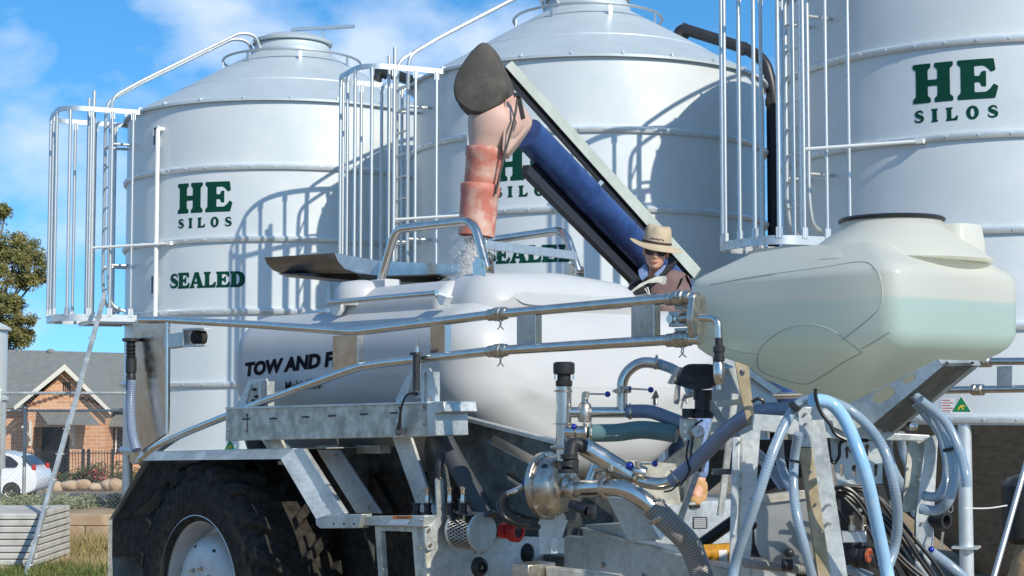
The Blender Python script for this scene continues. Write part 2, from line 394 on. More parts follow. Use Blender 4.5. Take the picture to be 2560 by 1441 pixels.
    for zz in (5.93, 3.77):
        f = MB()
        for s_ in (-1, 1):
            f.box(d2*(RS+.02)+tt*.05*s_+Z*zz, tt, d2, Z, .012, .02, .15); f.box(d2*(RS+.02)+Z*(zz+.138*s_), tt, d2, Z, .038, .02, .012)
        fo = f.build('slot_frame', M['band'], root, local=True)
        f = MB(); f.box(d2*(RS+.012)+Z*zz, tt, d2, Z, .036, .006, .125); f.build('slot_glass', M['grey_rubber'], fo, local=True)
    # ladder, cage, platform (all bolted to the silo)
    def W(o, t_, z): return ER*(RS+o)+ET*t_+Z*z
    PZ0 = 3.30; HT = 6.33; HW = .62; OUT = 1.12
    def wall_o(t_): return math.sqrt(RS*RS-t_*t_)-RS
    hoop = fillet([W(wall_o(HW)+.0, HW, 0), W(OUT, HW, 0), W(OUT, -HW, 0), W(wall_o(HW), -HW, 0)], .38, 8)
    def strip(mb, path, z0, z1, th=.008, close=False):
        n = len(path); o1 = []; o2 = []
        for i, p in enumerate(path):
            dd = (path[min(i+1, n-1)]-path[max(i-1, 0)]).normalized(); sd = dd.cross(Z)*th
            o1.append(p+sd); o2.append(p-sd)
        for i in range(n-1):
            mb.add([o1[i]+Z*z0, o1[i+1]+Z*z0, o1[i+1]+Z*z1, o1[i]+Z*z1, o2[i]+Z*z0, o2[i+1]+Z*z0, o2[i+1]+Z*z1, o2[i]+Z*z1],
                   [[0,1,2,3],[7,6,5,4],[3,2,6,7],[1,0,4,5]]+([[0,3,7,4]] if i == 0 else [])+([[1,5,6,2]] if i == n-2 else []))
    cage = MB(); strip(cage, hoop, HT-.035, HT+.035)
    cg = cage.build('cage', M['alu'], root, local=True)
    L = 0; rs = resample(hoop, .01); tot = len(rs)
    for i in range(11):
        k = int((i+.5)/11.1*tot)
        p = rs[k]; b = MB(); b.rod(p+Z*(PZ0+.02), p+Z*(HT-.02), .023, 10)
        dd = (rs[min(k+3, tot-1)]-rs[max(k-3, 0)]).normalized()
        b.box(p+Z*(PZ0+.08), dd, dd.cross(Z), Z, .035, .02, .06); b.box(p+Z*(HT-.07), dd, dd.cross(Z), Z, .032, .008, .05)
        b.build('cage_bar', M['alu'], cg, local=True)
    pl = MB(); strip(pl, hoop, PZ0-.05, PZ0+.05, .012)
    pf = pl.build('platform', M['alu'], root, local=True)
    f = MB(); inner = [p-(p-W(.3,0,0))*.02+Z*(PZ0-.01) for p in hoop]
    f.prism([p for p in fillet([W(wall_o(HW)+.02,HW-.02,PZ0-.02), W(OUT-.55,HW-.02,PZ0-.02), W(OUT-.55,-HW+.02,PZ0-.02), W(wall_o(HW)+.02,-HW+.02,PZ0-.02)], .02, 2)], Z*.012)
    f.build('floor_plate', M['galv_old'], pf, local=True)
    f = MB()
    for t_ in (-.55,-.2,.2,.55): f = MB(); f.beam(W(-.02,t_,PZ0-.05), W(OUT-.535,t_,PZ0-.05), .03, .05); f.build('floor_beam', M['alu'], pf, local=True)
    f = MB(); f.beam(W(OUT-.52,-HW+.02,PZ0-.05), W(OUT-.52,HW-.02,PZ0-.05), .03,.06); f.build('floor_beam', M['alu'], pf, local=True)
    ld = MB(); q = .33
    for s_ in (-1, 1):
        path = [W(.08, .22*s_, 3.42), W(q-.05, .22*s_, 3.5), W(q, .22*s_, 3.8), W(q, .22*s_, 6.35), W(q-.02,.22*s_,6.6), W(-.12, .22*s_, 6.88), W(-1.62, .22*s_, 7.75), W(-1.86,.22*s_,7.72), W(-1.93,.22*s_,7.5)]
        ld.tube(fillet(path, .18, 6), .026, 10)
    lo = ld.build('ladder_rail', M['alu'], root, local=True)
    for i in range(9): rn = MB(); rn.rod(W(q, -.22, 3.75+i*.305), W(q, .22, 3.75+i*.305), .014, 8); rn.build('rung', M['alu'], lo, local=True)
    for s_ in (-1, 1):
        for zz in (5.9, 4.1): b = MB(); b.rod(W(wall_o(.22), .22*s_, zz), W(q, .22*s_, zz), .02, 8); b.build('wall_bracket', M['alu'], lo, local=True)
    # tall hinged pole beside the cage, outrigger brace to the band
    b = MB(); b.rod(W(.62, .50, PZ0+.05), W(.62, .50, 6.62), .028, 10); b.build('tall_pole', M['alu'], root, local=True)
    b = MB(); b.rod(W(.68, .44, PZ0+.05), W(.68, .44, 6.52), .024, 10); b.build('tall_pole', M['alu'], root, local=True)
    b = MB(); a3 = R_(-34); d3 = V((math.sin(a3), -math.cos(a3), 0)); b.rod(W(.62,.50,4.32), d3*(RS+.06)+Z*4.35, .02, 8); b.box(d3*(RS+.06)+Z*4.35, d3, d3.cross(Z), Z, .03,.04,.025)
    b.build('brace', M['white'], root, local=True)
    # black transfer pipe on the far right side
    b = MB(); b.tube(fillet([V((1.30,.15,cz(1.3)-.03)), V((1.34,.15,cz(1.3)+.24)), V((2.30,-.10,6.95)), V((2.52,-.24,6.74)), V((2.60,-.30,6.35)), V((2.60,-.30,.9))], .16, 7), .085, 14)
    bo = b.build('fill_pipe', M['black'], root, label='black plastic transfer pipe', local=True)
    for p_, q_ in ((V((1.36,.16,cz(1.3)+.23)), V((1.5,.18,cz(1.3)+.17))), (V((2.16,-.07,6.98)), V((2.26,-.09,6.955))), (V((2.60,-.30,6.2)), V((2.60,-.30,6.1))), (V((2.60,-.30,4.42)), V((2.60,-.30,4.34)))): b = MB(); b.rod(p_, q_, .1, 14); b.build('pipe_collar', M['black'], bo, local=True)
    return root
s1 = make_silo(); s1.location = (-3.66, 26.35, -.12); s1.scale = (1.06,1.06,1.06)
s1['label'] = 'silo nearest the brick house, leftmost of the three large white silos'
s2 = copy_tree(s1); s2.location = (1.09, 22.77, .2); s2.scale = (1,1,1); s2['label'] = 'large white silo behind the auger spout and blue tube, between two others'
s3 = copy_tree(s1); s3.location = (5.84, 19.26, .6); s3.scale = (1,1,1); s3['label'] = 'large white silo behind the milky plastic tank at the right edge'
for s_ in (s1, s2, s3): s_['group'] = 'large white grain silos with ladder cages'
for o in [x for x in bpy.data.objects if x.parent is s3 and (x.name.split('.')[0] in ('gas_pipe','slot_frame') or x.get('label','') == 'green SEALED lettering')]:
    for q_ in [x for x in bpy.data.objects if x.parent is o]: bpy.data.objects.remove(q_)
    bpy.data.objects.remove(o)
for o in [x for x in bpy.data.objects if x.parent is s3 and x.name.startswith('lettering')]: o.rotation_euler.z = R_(-4.3)
def sticker(root, az, z, sc=1.0):
    t = MB()
    def mpp(x, zz, o): a = az+x/RS; return V((math.sin(a)*(RS+o), -math.cos(a)*(RS+o), zz))
    tri = lambda h, o: t_.add([mpp(-h*.6, z-h*.5, o), mpp(h*.6, z-h*.5, o), mpp(0, z+h*.5, o)], [[0,1,2]])
    t_ = t; tri(.21*sc, .004); a = t.build('sticker', M['white'], root, 'triangular white bordered sticker with a gold kangaroo', local=True)
    t_ = MB(); tri(.16*sc, .007); t_.build('sticker_field', M['green2'], a, local=True)
    k = [(-.055,-.03),(-.03,-.035),(-.02,-.01),(0,-.005),(.01,-.03),(.035,-.03),(.03,-.02),(.02,-.015),(.02,.005),(.05,0),(.055,.005),(.02,.025),(-.01,.02),(-.03,0),(-.045,-.02)]
    t_ = MB(); t_.add([mpp(x*sc*.8, z-.03*sc+y*sc*.9, .009) for x, y in k], [list(range(len(k)))]); t_.build('kangaroo', mat('gold_print', (.75,.5,.05), .5), a, local=True)
sticker(s3, R_(-25.5+.0), 1.52, 1.0)
sticker(s1, R_(-11), 1.50, .9)
# red and white maker's plate on the near silo
t = MB(); a0 = R_(-28.8)
def mpp(x, zz, o): a = a0+x/RS; return V((math.sin(a)*(RS+o), -math.cos(a)*(RS+o), zz))
t.add([mpp(-.075,1.43,.004),mpp(.075,1.43,.004),mpp(.075,1.58,.004),mpp(-.075,1.58,.004)], [[0,1,2,3]]); sp = t.build('maker_plate', M['white'], s3, 'small white plate with red print', local=True)
M['red'] = mat('red_plastic', (.55,.02,.012), .35)
t = MB()
for r_ in range(5):
    z_ = 1.565-r_*.028; t.add([mpp(-.06,z_-.008,.006),mpp(.06 if r_ % 2 else .03,z_-.008,.006),mpp(.06 if r_ % 2 else .03,z_,.006),mpp(-.06,z_,.006)], [[0,1,2,3]])
t.build('plate_print', M['red'], sp, local=True)
# small silo at the left edge
r = thing('small_silo', 'narrow blue grey silo cut off by the left edge of the photo', 'silo', (-9.45, 25, 0))
b = MB(); b.lathe([(1.5,1.05),(1.5,2.1),(1.53,2.12),(1.53,2.16),(1.5,2.18),(1.5,3.2),(1.55,3.22),(1.55,3.26),(.3,3.9),(0,3.95)], (0,0,0), n=96); b.build('wall', M['silo'], r, local=True)
b = MB(); b.lathe([(1.48,1.06),(.2,.3)], (0,0,0), n=64); b.build('hopper_cone', M['silo_cone'], r, local=True)
for i in range(6):
    b = MB(); a = i*math.pi/3+.4; b.rod((1.4*math.cos(a),1.4*math.sin(a),-.3), (1.4*math.cos(a),1.4*math.sin(a),1.1), .05); b.build('leg', M['band'], r, local=True)

# right edge of the photo: leaning pole, cord and sack under the silo
t = thing('leaning_pole', 'thin grey pole leaning under the silo at the bottom right corner', 'pole', tuple(P(2440,1600,12)))
b = MB(); b.rod(P(2585,1090,12.5), P(2440,1600,12), .022, 12); b.build('pole', M['alu'], t)
b = MB(); b.tube(cr_path([P(2412,1271,13), P(2470,1271,13), P(2518,1264,13)], 5), .006, 6); tag(b.build('cord', M['white'], None), 'thin white cord stretched across the dark silo hopper', 'cord')
M['sack'] = mat('tan_sack', (.34,.21,.10), .95, 0, (.46,.30,.16), 6, 5, bump=.5, bscale=20, dist=.02)
b = MB(); b.ball(P(2590,1450,13), .24, (1,1,1.1), 20); rr = random.Random(2); b.v = [p+V((math.sin(p.z*17)*.02, 0, math.sin(p.x*13+p.y*5)*.03)) for p in b.v]; tag(b.build('sack', M['sack'], None, smooth=60), 'lumpy tan sack cut off by the bottom right corner', 'sack')
b = MB(); c = P(2566,1268,13.4); b.lathe([(.16,-.30),(.20,-.25),(.20,.18),(.15,.24),(.05,.27),(0,.28)], c, (0,0,1), 20); tag(b.build('dark_drum', M['black'], None), 'dark rounded drum behind the pole at the right edge', 'drum')
# ------------------------------------------------------------------ background left: house, tree, car, fences, garden
M['roof_grey'] = mat('roof_sheet', (.20,.205,.185), .7, .1, (.25,.25,.22), 3, 5)
def brick_mat():
    m = bpy.data.materials.new('brick'); m.use_nodes = True; nt = m.node_tree; b = nt.nodes['Principled BSDF']; b.inputs['Roughness'].default_value = .9
    t = nt.nodes.new('ShaderNodeTexCoord'); mp_ = nt.nodes.new('ShaderNodeMapping'); mp_.inputs['Rotation'].default_value = (math.pi/2, 0, 0)
    br = nt.nodes.new('ShaderNodeTexBrick'); br.inputs['Color1'].default_value = (.60,.27,.13,1); br.inputs['Color2'].default_value = (.70,.37,.20,1); br.inputs['Mortar'].default_value = (.62,.50,.36,1)
    br.inputs['Scale'].default_value = 1; br.inputs['Brick Width'].default_value = .46; br.inputs['Row Height'].default_value = .17; br.inputs['Mortar Size'].default_value = .018
    nt.links.new(t.outputs['Object'], mp_.inputs[0]); nt.links.new(mp_.outputs[0], br.inputs[0]); nt.links.new(br.outputs[0], b.inputs['Base Color'])
    return m
M['brick'] = brick_mat()
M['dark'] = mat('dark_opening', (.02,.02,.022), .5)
M['glass'] = mat('window_glass', (.03,.035,.04), .08)
M['cream'] = mat('cream_paint', (.70,.66,.56), .6)
M['concrete'] = mat('pale_concrete', (.40,.385,.35), .85, 0, (.52,.51,.47), 5, 8, bump=.15, bscale=40)
M['wire'] = mat('galvanised_wire', (.35,.37,.37), .5, .6)
M['leaf'] = mat('eucalypt_leaf', (.11,.12,.03), .6, 0, (.24,.20,.06), 1.2, 3, trans=0)
M['leaf2'] = mat('saltbush_leaf', (.17,.20,.12), .8, 0, (.30,.32,.20), 2, 3)
M['leaf3'] = mat('rose_leaf', (.045,.075,.02), .6, 0, (.10,.11,.03), 3, 3)
M['bark'] = mat('bark', (.22,.18,.14), .9)
HY = 72.0; HZ = -1.7
h = thing('brick_house', 'orange brick house with a grey gabled roof and porch awning, behind the wire fences', 'house', (-20, HY, HZ))
def hp(px, py, dy=0): return P(px, py, HY+dy)
def quad(pts, t=.08, back=True): b = MB(); b.prism(pts, V((0, t, 0))); return b
def xz(px, py, dy=0):
    p = hp(px, py, dy); return p
# main wall behind the porch
b = MB(); x0 = hp(-260, 1000).x; x1 = hp(420, 1000).x; b.abox(x0, x1, HY+1.6, HY+9, HZ-.2, hp(0,1022).z); b.build('wall', M['brick'], h)
# gabled porch
gx0 = hp(68,1100).x; gx1 = hp(262,1100).x; ez = hp(0,1015).z; az_ = hp(0,926).z; gxm = (gx0+gx1)/2
b = MB(); dx0 = hp(104,1).x; dx1 = hp(193,1).x; dz = hp(0,1068).z
b.plate([[V((gx0,HY,HZ-.2)), V((dx0,HY,HZ-.2)), V((dx0,HY,dz)), V((dx1,HY,dz)), V((dx1,HY,HZ-.2)), V((gx1,HY,HZ-.2)), V((gx1,HY,ez)), V((gxm,HY,az_+.1)), V((gx0,HY,ez))]], V((0,.3,0)))
b.add([(gx0,HY+.3,HZ),(gx0,HY+1.6,HZ),(gx0,HY+1.6,ez),(gx0,HY+.3,ez)], [[0,1,2,3]]); b.add([(gx1,HY+.3,HZ),(gx1,HY+1.6,HZ),(gx1,HY+1.6,ez),(gx1,HY+.3,ez)], [[0,1,2,3]])
b.build('porch_wall', M['brick'], h)
b = MB(); b.abox(gx0+.2, gx1-.2, HY+1.55, HY+1.58, HZ, ez); b.build('porch_recess', M['dark'], h)
b = MB()
for i in range(-7, 8):
    x = gxm+i*.24; zt = hp(0,1000).z+.42-abs(i)*.03*1.0+ (7-abs(i))*.045; b.abox(x-.09, x+.09, HY-.06, HY-.003, zt-.5, zt-.38)
b.build('brick_corbel', mat('dark_brick', (.16,.08,.05), .9), h, 'dark stepped brick course across the gable')
for i in range(4):
    b = MB(); b.abox(gxm-.17+.09*i, gxm-.13+.09*i, HY-.03, HY-.003, hp(0,978).z, hp(0,955).z); b.build('gable_vent_slot', M['dark'], h)
# gable roof planes + barge boards
def gab(px, py, dy): return hp(px, py)+V((0,dy,0))
ap = hp(170,914); l_ = hp(45,1018); r_ = hp(285,1028)
for a_, nm in ((l_, 'roof'), (r_, 'roof')):
    b = MB(); b.prism([V((ap.x,HY-.5,ap.z+.06)), V((a_.x,HY-.5,a_.z+.06)), V((a_.x,HY+7,a_.z+.06)), V((ap.x,HY+7,ap.z+.06))], V((0,0,.07))); b.build(nm, M['roof_grey'], h)
    b = MB(); b.prism([V((ap.x,HY-.56,ap.z+.05)), V((a_.x,HY-.56,a_.z+.05)), V((a_.x,HY-.56,a_.z-.16)), V((ap.x,HY-.56,ap.z-.22))], V((0,.05,0))); b.build('barge_board', M['cream'], h)
b = MB(); q0 = hp(-260,1022,0); b.prism([V((q0.x,HY+1.0,hp(0,1022).z)), V((x1,HY+1.0,hp(0,1022).z)), V((x1,HY+7.5,hp(0,893,7.5).z)), V((q0.x,HY+7.5,hp(0,876,7.5).z))], V((0,0,.1))); b.build('roof', M['roof_grey'], h, 'long grey main roof')
b = MB(); b.prism([V((q0.x,HY+14,hp(0,1022).z)), V((x1,HY+14,hp(0,1022).z)), V((x1,HY+7.55,hp(0,893,7.5).z)), V((q0.x,HY+7.55,hp(0,876,7.5).z))], V((0,0,.1))); b.build('roof', M['roof_grey'], h, 'rear slope of the main roof')
for px, r0 in ((126,.2),(47,.13)):
    c = hp(px,884,7.4); b = MB(); b.lathe([(r0*.8,-.3),(r0*.8,.05),(r0,.06),(r0,.14),(r0*.6,.2),(0,.22)], c, n=14); b.build('roof_vent', M['roof_grey'], h)
# awning with timber brackets
b = MB(); A0 = hp(92,1030); A1 = hp(218,1030); B0 = hp(118,1062,-1.4); B1 = hp(248,1064,-1.4)
b.prism([V((A0.x,HY-.01,A0.z)), V((A1.x,HY-.01,A1.z)), V((B1.x,HY-1.4,B1.z)), V((B0.x,HY-1.4,B0.z))], V((0,0,.08))); b.build('awning', M['roof_grey'], h)
for px in (98, 204):
    x = hp(px,1).x; b = MB(); b.beam((x,HY-.06,hp(0,1115).z), (x,HY-.06,hp(0,1052).z), .12,.1); b.beam((x,HY-.1,hp(0,1100).z), (x,HY-1.2,hp(0,1066).z), .1,.1); b.build('awning_bracket', M['cream'], h)
# side window under its own little roof
b = MB(); wx0 = hp(268,1,1.6).x; wx1 = hp(330,1,1.6).x; b.abox(wx0, wx1, HY+1.5, HY+1.59, hp(0,1135).z, hp(0,1073).z); wf = b.build('window', M['glass'], h)
for k in range(4):
    b = MB(); x = wx0+(wx1-wx0)*k/3; b.abox(x-.03, x+.03, HY+1.44, HY+1.5, hp(0,1135).z, hp(0,1073).z); b.build('frame', M['cream'], wf)
b = MB(); b.prism([V((hp(262,1).x+.1,HY+1.58,hp(0,1035).z)), V((x1,HY+1.58,hp(0,1035).z)), V((x1,HY+.6,hp(0,1068).z)), V((hp(262,1).x+.1,HY+.6,hp(0,1068).z))], V((0,0,.06))); b.build('awning', M['roof_grey'], h, 'grey awning over the side window')
# picket fence in front of the house
f = thing('steel_picket_fence', 'dark steel picket fence in front of the brick house', 'fence', (-20, 66, -1.5))
z0 = P(0,1198,66).z; z1 = P(0,1126,66).z; X0 = P(-150,1,66).x; X1 = P(330,1,66).x
M['dsteel'] = mat('dark_painted_steel', (.03,.032,.035), .5)
b = MB()
for z in (z0+.12, z1-.12): b.abox(X0, X1, 65.98, 66.02, z-.02, z+.02)
n = int((X1-X0)/.12)
for i in range(n): b.abox(X0+i*.12-.011, X0+i*.12+.011, 65.99, 66.01, z0, z1)
b.build('picket_panel', M['dsteel'], f)
for px in (115,228,241,300):
    x = P(px,1,66).x; b = MB(); b.abox(x-.05,x+.05,65.95,66.05,z0-.1,z1+.05); b.build('post', M['dsteel'], f)
# shrubs
def leaf_ball(mb, c, rx, ry, rz, n, s, rnd_=random, hollow=.45, lobes=7):
    cs = []
    for i in range(lobes):
        a = rnd_.uniform(0, 6.28); u_ = rnd_.uniform(-.6,.8)
        cs.append((V((math.cos(a)*rx*.55*rnd_.random()**.3, math.sin(a)*ry*.55, u_*rz*.6)), rnd_.uniform(.35,.6)))
    for i in range(n):
        c0, q = rnd_.choice(cs); d = V((rnd_.gauss(0,1), rnd_.gauss(0,1), rnd_.gauss(0,1))).normalized()*(rnd_.uniform(hollow,1))*q
        p = V(c)+c0+V((d.x*rx, d.y*ry, d.z*rz)); a = V((rnd_.gauss(0,1), rnd_.gauss(0,1), rnd_.gauss(0,.7))).normalized(); bb = a.orthogonal().normalized(); bb = (bb+a.cross(bb)*rnd_.uniform(-1,1)).normalized()
        l = s*rnd_.uniform(.6,1.3); w_ = l*.35
        mb.add([p-a*l/2, p+bb*w_/2, p+a*l/2, p-bb*w_/2], [[0,1,2,3]])
for i, (px, py, Y, r0, fl, lab) in enumerate([(125,1190,62,.8,1,'low rose bush with red flowers, just right of the white car'),(180,1192,62,1.0,0,'low green bush in front of the porch opening'),(222,1190,62,.8,1,'small rose bush with pink flowers beside the picket fence post'),(262,1184,61,1.3,1,'largest rose bush with pink flowers, right of the porch'),(306,1190,60,1.0,0,'green bush beside the silo wall, right of the roses')]):
    c = P(px, py, Y); t = thing('rose_bush' if fl else 'green_bush', lab, 'bush', (c.x, Y, gz(Y)), group='garden bushes before the house')
    b = MB(); leaf_ball(b, c, r0*.9, .6, r0*.55, 700, .13); b.build('foliage', M['leaf3'], t)
    b = MB();
    for k in range(4): b.rod((c.x+random.uniform(-.1,.1),Y,gz(Y)-.05), (c.x+random.uniform(-.4,.4),Y+random.uniform(-.2,.2),c.z), .02, 5)
    b.build('stem', M['bark'], t)
    if fl:
        b = MB(); leaf_ball(b, c+V((0,-.15,.05)), r0*.9, .6, r0*.5, 90, .13); b.build('flower', mat('rose_petal', (.55,.03,.06), .6), t, kind='stuff')
# garden boulders
M['rock'] = mat('sandstone', (.42,.28,.17), .9, 0, (.60,.46,.32), 3, 6, bump=.4, bscale=7, dist=.05)
rk = [(118,1222,.42),(140,1218,.5),(172,1215,.55),(205,1213,.52),(238,1217,.45),(268,1214,.5),(292,1214,.62),(94,1226,.35)]
lbl = ['boulder touching the back wheel of the white car','boulder right of the small one by the car','wide flat boulder below the porch opening','round boulder below the right side of the porch opening','low boulder below the picket fence post','boulder below the largest rose bush','biggest boulder, nearest the silo wall','smallest boulder, under the back of the white car']
for (px, py, r0), lb in zip(rk, lbl):
    c = P(px, py, 57); b = MB(); b.ball(c, r0*.5, (1.15,.8,.78), 14)
    rr = random.Random(px); 
    b.v = [c+(p-c)*(1+.14*math.sin(p.x*9+px)+.10*math.sin(p.z*13+py)+rr.uniform(-.03,.03)) for p in b.v]
    b.build('garden_boulder', M['rock'], None, lb, cat='boulder', group='boulders along the garden edge', smooth=50)
# white hatchback
CY = 50.0; c0 = P(-55, 1245, CY); cz0 = gz(CY)+.03
t = thing('parked_car', 'white hatchback parked behind the fences, its rear towards the house', 'car', (c0.x, CY, cz0))
def cp(x, z): return V((c0.x+x, 0, cz0+z))
prof = [(-2.0,.35),(-2.05,.55),(-1.98,.78),(-1.3,.95),(-1.05,1.0),(-.45,1.40),(.1,1.52),(.9,1.50),(1.45,1.38),(1.85,1.02),(2.02,.92),(2.08,.6),(2.03,.35),(1.85,.24),(-1.8,.24)]
sp_ = fillet([V((x,0,z)) for x, z in prof], .1, 3, True)
rings = []
for yy, sc, sh_ in ((-.86,.965,0),(-.83,.99,0),(-.7,1,0),(0,1.0,0),(.7,1,0),(.83,.99,0),(.86,.965,0)):
    ring = []
    for p in sp_:
        tum = max(0, p.z-.95)*.28; y = yy*(1-tum/.86) if abs(yy) > .5 else yy
        ring.append(V((c0.x+p.x*sc, CY+y, cz0+.24+(p.z-.24)*sc)))
    rings.append(ring)
b = MB(); b.loft(rings); M['carpaint'] = mat('white_car_paint', (.78,.78,.77), .25, 0, coat=.6); b.build('body', M['carpaint'], t, smooth=40)
sidew = [(-.95,1.02),(-.42,1.36),(.05,1.46),(.85,1.44),(1.25,1.34),(1.5,1.14),(1.45,1.04)]
for s_ in (-1, 1):
    b = MB(); b.prism([V((c0.x+x, CY+s_*(.875-max(0,z-.95)*.265), cz0+z)) for x, z in fillet([V((x,z,0)) for x,z in sidew], .06, 3, True) for x, z in [(x, z)]] if False else [V((c0.x+q.x, CY+s_*(.87-max(0,q.y-.95)*.27), cz0+q.y)) for q in fillet([V((x,z,0)) for x,z in sidew], .06, 3, True)], V((0, s_*.01, 0)))
    w_ = b.build('side_window', M['glass'], t)
    b = MB(); x_ = c0.x+.35; b.abox(x_-.03, x_+.03, CY+s_*.79-.05, CY+s_*.79+.07, cz0+1.02, cz0+1.46); b.build('pillar', M['black'], w_)
    b = MB(); b.ball(V((c0.x+1.93, CY+s_*.72, cz0+.98)), .13, (.5,1,1.0), 10); b.build('tail_light', M['red'], t)
    b = MB(); b.ball(V((c0.x-1.85, CY+s_*.65, cz0+.74)), .13, (1.1,.9,.7), 10); b.build('headlight', M['glass'], t)
    for wx in (-1.28, 1.3):
        b = MB(); ctr = V((c0.x+wx, CY+s_*.74, cz0+.30)); ax = V((0,s_,0))
        b.lathe([(.2,-.1),(.28,-.1),(.31,-.07),(.31,.07),(.28,.12),(.21,.125)], ctr, ax, 28); wh = b.build('wheel', M['rubber'], t)
        b = MB(); b.lathe([(.21,.10),(.20,.13),(.17,.11),(.05,.11),(.04,.13),(0,.13)], ctr, ax, 20)
        b.build('rim', M['alu'], wh)
        for k in range(5):
            b2 = MB(); a = k*2*math.pi/5+.3; dv = V((math.cos(a),0,math.sin(a))); b2.box(ctr+ax*.115+dv*.1, dv, dv.cross(ax), ax, .035,.02,.006); b2.build('rim_slot', M['black'], wh)
b = MB(); b.prism([V((c0.x+1.50,CY-.62,cz0+1.335)), V((c0.x+1.50,CY+.62,cz0+1.335)), V((c0.x+1.83,CY+.7,cz0+1.05)), V((c0.x+1.83,CY-.7,cz0+1.05))], V((.03,0,.025))); b.build('rear_window', M['glass'], t)
# gum tree behind the house
def tree(px, base_Y, crown, name, lab):
    cx = P(px,1,base_Y).x; t = thing(name, lab, 'tree', (cx, base_Y, -1.7)); b = MB()
    top = P(px, 640, base_Y)
    b.tube(cr_path([V((cx,base_Y,-1.9)), V((cx+.2,base_Y,2)), V((cx-.1,base_Y+.2,5)), top], 6), [.38*(1-i/19*.75) for i in range(19)], 10)
    tips = []
    for (qx, qy, r0) in crown:
        c = P(qx, qy, base_Y+random.uniform(-1.2,1.2)); tips.append((c, r0))
        s0 = V((cx, base_Y, random.uniform(2.5,6))); b.tube(cr_path([s0, (s0+c)/2+V((0,0,-.3)), c], 5), [.13-.01*i for i in range(11)], 7)
    b.build('trunk', M['bark'], t)
    b = MB()
    for c, r0 in tips: leaf_ball(b, c, r0, r0, r0*.8, int(1200*r0*r0), .22, hollow=.2, lobes=8)
    b.build('crown', M['leaf'], t)
tree(-40, 92, [(-10,545,1.4),(15,530,.8),(-70,560,2),(-10,620,1.5),(40,640,1.3),(85,650,1.2),(60,610,1.0),(100,690,.8),(-60,650,2),(20,690,1.5),(70,700,1.1),(10,760,1.3),(35,770,1.0),(60,800,.9),(15,820,1.3),(40,850,1.2),(65,840,.7),(-40,760,1.8),(-80,840,1.8),(0,880,1.2)], 'gum_tree', 'olive leaved gum tree above the house roof at the left edge')
# saltbush hedge on the low wall
b = MB()
for i in range(20):
    px = -60+i*22; Y = random.uniform(25,26.6); c = P(px, 1262, Y); leaf_ball(b, c, .32, .35, .22, 420, .055)
b.build('saltbush', M['leaf2'], None, 'band of grey green saltbush growing along the top of the block wall', cat='shrubs', kind='stuff')
# sandstone retaining wall
wl = thing('retaining_wall', 'low wall of wide tan sandstone blocks below the saltbush', 'wall', (-8, 24.1, 0))
for r_ in range(2):
    for i in range(9):
        x = -12.5+i*.88+(.4 if r_ else 0); b = MB(); b.abox(x, x+.865, 23.95+random.uniform(-.015,.015), 24.28, .10+r_*.165-.10*(r_==0), .10+r_*.165+.16); b.build('block', M['rock'], wl, bevel=.012)
# wire fences
def fence(Y, z1, X0, X1, posts, lab, base=.0, dense=.062):
    t = thing('wire_fence', lab, 'fence', (X0, Y, base)); b = MB(); hgt = z1-base; s_ = dense; n = int((X1-X0+hgt)/s_)+1
    for k in range(n):
        for sg in (1, -1):
            x_a = X0+k*s_-(hgt if sg > 0 else 0); x_b = x_a+sg*hgt if sg > 0 else x_a-hgt
            # clip
            za, zb = base, z1; xa, xb = x_a, x_b
            def cl(x, xa, za, xb, zb): tt = (x-xa)/(xb-xa); return x, za+(zb-za)*tt
            if max(xa, xb) < X0 or min(xa, xb) > X1: continue
            if xa < X0: xa, za = cl(X0, x_a, base, x_b, z1)
            if xa > X1: xa, za = cl(X1, x_a, base, x_b, z1)
            if xb < X0: xb, zb = cl(X0, x_a, base, x_b, z1)
            if xb > X1: xb, zb = cl(X1, x_a, base, x_b, z1)
            if abs(zb-za) < .02: continue
            o = .004*sg; b.tube([(xa, Y+o, za), (xb, Y+o, zb)], .0013, 3, caps=False)
    b.build('mesh', M['wire'], t)
    b = MB(); b.rod((X0,Y-.03,z1), (X1,Y-.03,z1), .022, 10); b.build('top_rail', M['galv'], t)
    for x in posts:
        b = MB(); b.rod((x,Y-.03,base-.1), (x,Y-.03,z1+.03), .03, 10); b.ball((x,Y-.03,z1+.035), .034, n=8); b.build('post', M['galv'], t)
fence(23.2, PZ(0,0,0).z*0+P(0,983,23.2).z, -12.5, -5.55, [P(22,1,23.2).x, -10.4], 'taller nearer wire mesh fence with a post beside the small silo')
fence(27.6, P(0,1027,27.6).z, -14, -6.6, [P(85,1,27.6).x, -11.5], 'lower rear wire mesh fence standing just behind the saltbush', base=.4)
# stacked concrete slabs
sx1 = P(124,1300,20.45).x
for i in range(9):
    z = -.03+i*.083; dx = random.uniform(-.015,.03); zt = z+.072
    b = MB(); b.abox(-8.4+dx, sx1+dx-.17, 20.45+random.uniform(-.01,.01), 22.0, z, zt)
    nm = ['bottom slab','second slab from the bottom','third slab from the bottom','fourth slab from the bottom','middle slab','fourth slab from the top','third slab from the top','second slab from the top','top slab'][i]
    b.build('concrete_slab', M['concrete'], None, nm+' in the pale concrete stack beside the leaning pole', cat='slab', group='stacked pale concrete slabs', bevel=.012)
